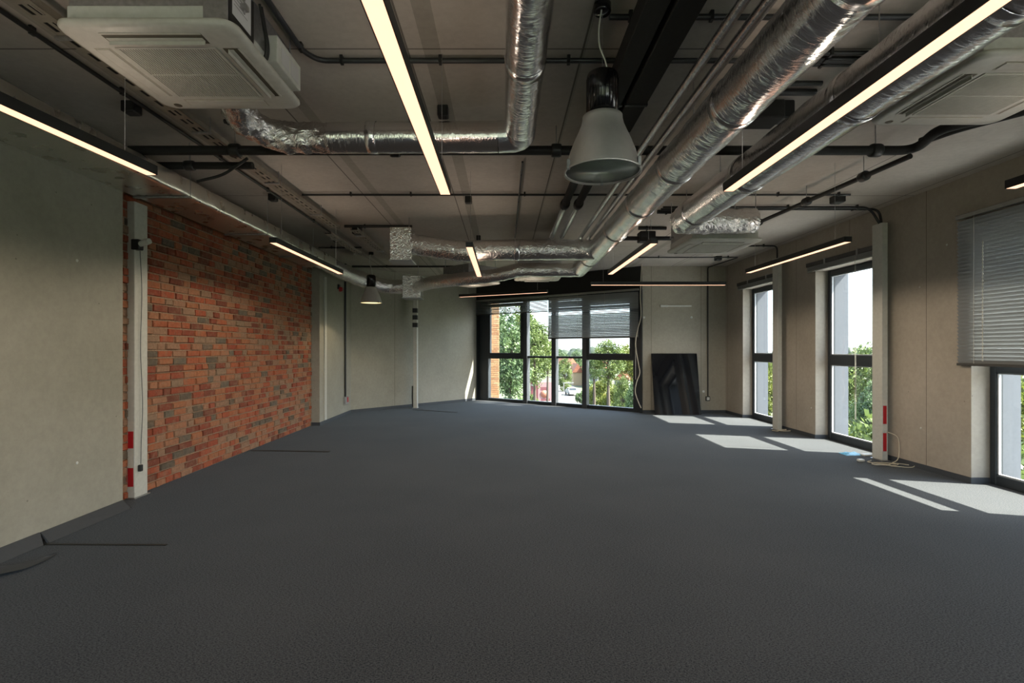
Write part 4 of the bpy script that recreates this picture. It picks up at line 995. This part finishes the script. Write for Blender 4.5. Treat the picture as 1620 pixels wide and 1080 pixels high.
house(896,172,10,594,1.2,2,'small white building at the far end of the street')
house(1335,75,26,582,1.2,2,'white building through the middle right-hand window', 0)
# printed red hoarding
p = gp(856,637); r = thing('advertising_hoarding', 'red and pink printed hoarding standing beside the street', 'hoarding', (p.x,p.y,GZ))
sc_ = p.y/F; MB().box(-16*sc_,-5*sc_,-.1,2.5,0,34*sc_).build('red_box', flat('hoarding_maroon', (.14,.03,.04), .6), r)
MB().box(-5*sc_,17*sc_,-.12,.1,.3,33*sc_).build('print_panel', flat('hoarding_pink', (.28,.17,.18), .6), r)
m = MB(); m.box(-16*sc_,-8*sc_,-.13,-.1,27*sc_,29*sc_); m.box(-16*sc_,-8*sc_,-.13,-.1,8*sc_,12*sc_); m.build('white_stripe', M_hw[2], r)
MB().add
m = MB().lathe([(.0001,0),(6*sc_,0),(6*sc_,.05),(.0001,.05)], seg=24, M=Matrix.Translation((5*sc_,-.13,14*sc_)) @ Matrix.Rotation(PI/2,4,'X')); m.build('printed_disc', flat('hoarding_orange', (.32,.12,.08), .6), r)
m = MB(); m.box(-1*sc_,12*sc_,-.135,-.12,20*sc_,25*sc_); m.box(0,14*sc_,-.135,-.12,3*sc_,7*sc_); m.build('printed_band', flat('hoarding_darkred', (.16,.05,.06), .6), r)
# cars
M_tyre = flat('tyre', (.02,.02,.02), .8)
def car(p, rz, mat, label):
    r = thing('parked_car' if mat is not M_hw[2] else 'car', label, 'car', (p.x,p.y,GZ+.03), rz)
    side = [(-2.1,.35),(-2.15,.75),(-1.9,.98),(-1.3,1.05),(-.8,1.45),(.6,1.48),(1.35,1.05),(2.0,.92),(2.15,.6),(2.1,.35)]
    m = MB(); n = len(side); vs = [(x,-.85 if z < 1.2 else -.68,z) for x,z in side]+[(x,.85 if z < 1.2 else .68,z) for x,z in side]
    m.add(vs, [tuple(range(n))[::-1], tuple(range(n,2*n))]+[(i,(i+1) % n,(i+1) % n+n,i+n) for i in range(n)]); m.build('body', mat, r)
    m = MB(); m.add([(-1.33,-.75,1.04),(-.82,-.66,1.42),(-.82,.66,1.42),(-1.33,.75,1.04)], [(0,1,2,3)]); m.v = [(x-.03,y,z+.02) for x,y,z in m.v]
    m.box(-.75,.5,-.80,.80,1.08,1.38); m.build('window', M_win, r)
    for sx in (-1.3,1.3):
        for sy in (-.82,.82):
            MB().tube([(sx,sy-.1,.32),(sx,sy+.1,.32)], .32, 16).build('wheel', M_tyre, r)
    return r
car(gp(904,625), PI/2+.1, M_hw[2], 'white car driving on the street outside the back window')
car(gp(890,602), PI/2, M_hw[2], 'small white car parked at the far end of the street')
car(gp(957,634), .6, flat('car_red', (.35,.08,.05), .4), 'red car parked at the bottom of the right pane')
def post(px, py0, py1, label, head=False):
    p = gp(px, py1); r = thing('street_post', label, 'post', (p.x,p.y,GZ)); ht = (py1-py0)*p.y/F
    MB().tube([(0,0,0),(0,0,ht)], .06, 8).build('pole', M_galv, r)
    if head: MB().lathe([(.0001,.25),(.5,.1),(.6,0),(.0001,0)], (0,0,ht), 16).build('lamp_head', M_hw[2], r)
    else: MB().bbox(-.02,1.6,-.05,.05,ht-.1,ht,.01).build('arm', M_galv, r)
post(892,605,642,'thin dark post beside the road outside')
post(937,621,642,'street lamp with a pale round head outside the right pane', True)
# ------------------------------------------------------------ light
SUN_E, SKY_S = 34.0, 1.2
d = Vector((-1,.265,-1.169)).normalized()
sl = bpy.data.lights.new('sun', 'SUN'); sl.energy = SUN_E; sl.color = (1,.93,.82); sl.angle = math.radians(.53)
so = bpy.data.objects.new('sun', sl); COL.objects.link(so); so.rotation_euler = d.to_track_quat('-Z','Y').to_euler()
w = bpy.data.worlds.new('world'); scene.world = w; w.use_nodes = True; nt = w.node_tree; bg = nt.nodes['Background']
sk = nt.nodes.new('ShaderNodeTexSky'); sk.sky_type = 'NISHITA'; sk.sun_disc = False; sk.sun_elevation = math.radians(48); sk.sun_rotation = math.radians(105); sk.air_density = 1.0; sk.dust_density = 2.5; sk.ozone_density = 1.0
mx = nt.nodes.new('ShaderNodeMix'); mx.data_type = 'RGBA'; mx.inputs[0].default_value = .6; mx.inputs[7].default_value = (2.15,2.4,2.7,1)
nt.links.new(sk.outputs[0], mx.inputs[6]); nt.links.new(mx.outputs[2], bg.inputs[0]); bg.inputs[1].default_value = SKY_S
scene.view_settings.view_transform = 'Standard'; scene.view_settings.look = 'None'; scene.view_settings.exposure = .3; scene.view_settings.gamma = 1; scene.view_settings.use_curve_mapping = False
scene.cycles.max_bounces = 10; scene.cycles.diffuse_bounces = 6; scene.cycles.glossy_bounces = 4; scene.cycles.transparent_max_bounces = 16; scene.cycles.sample_clamp_indirect = 6
scene.cycles.caustics_reflective = False; scene.cycles.caustics_refractive = False
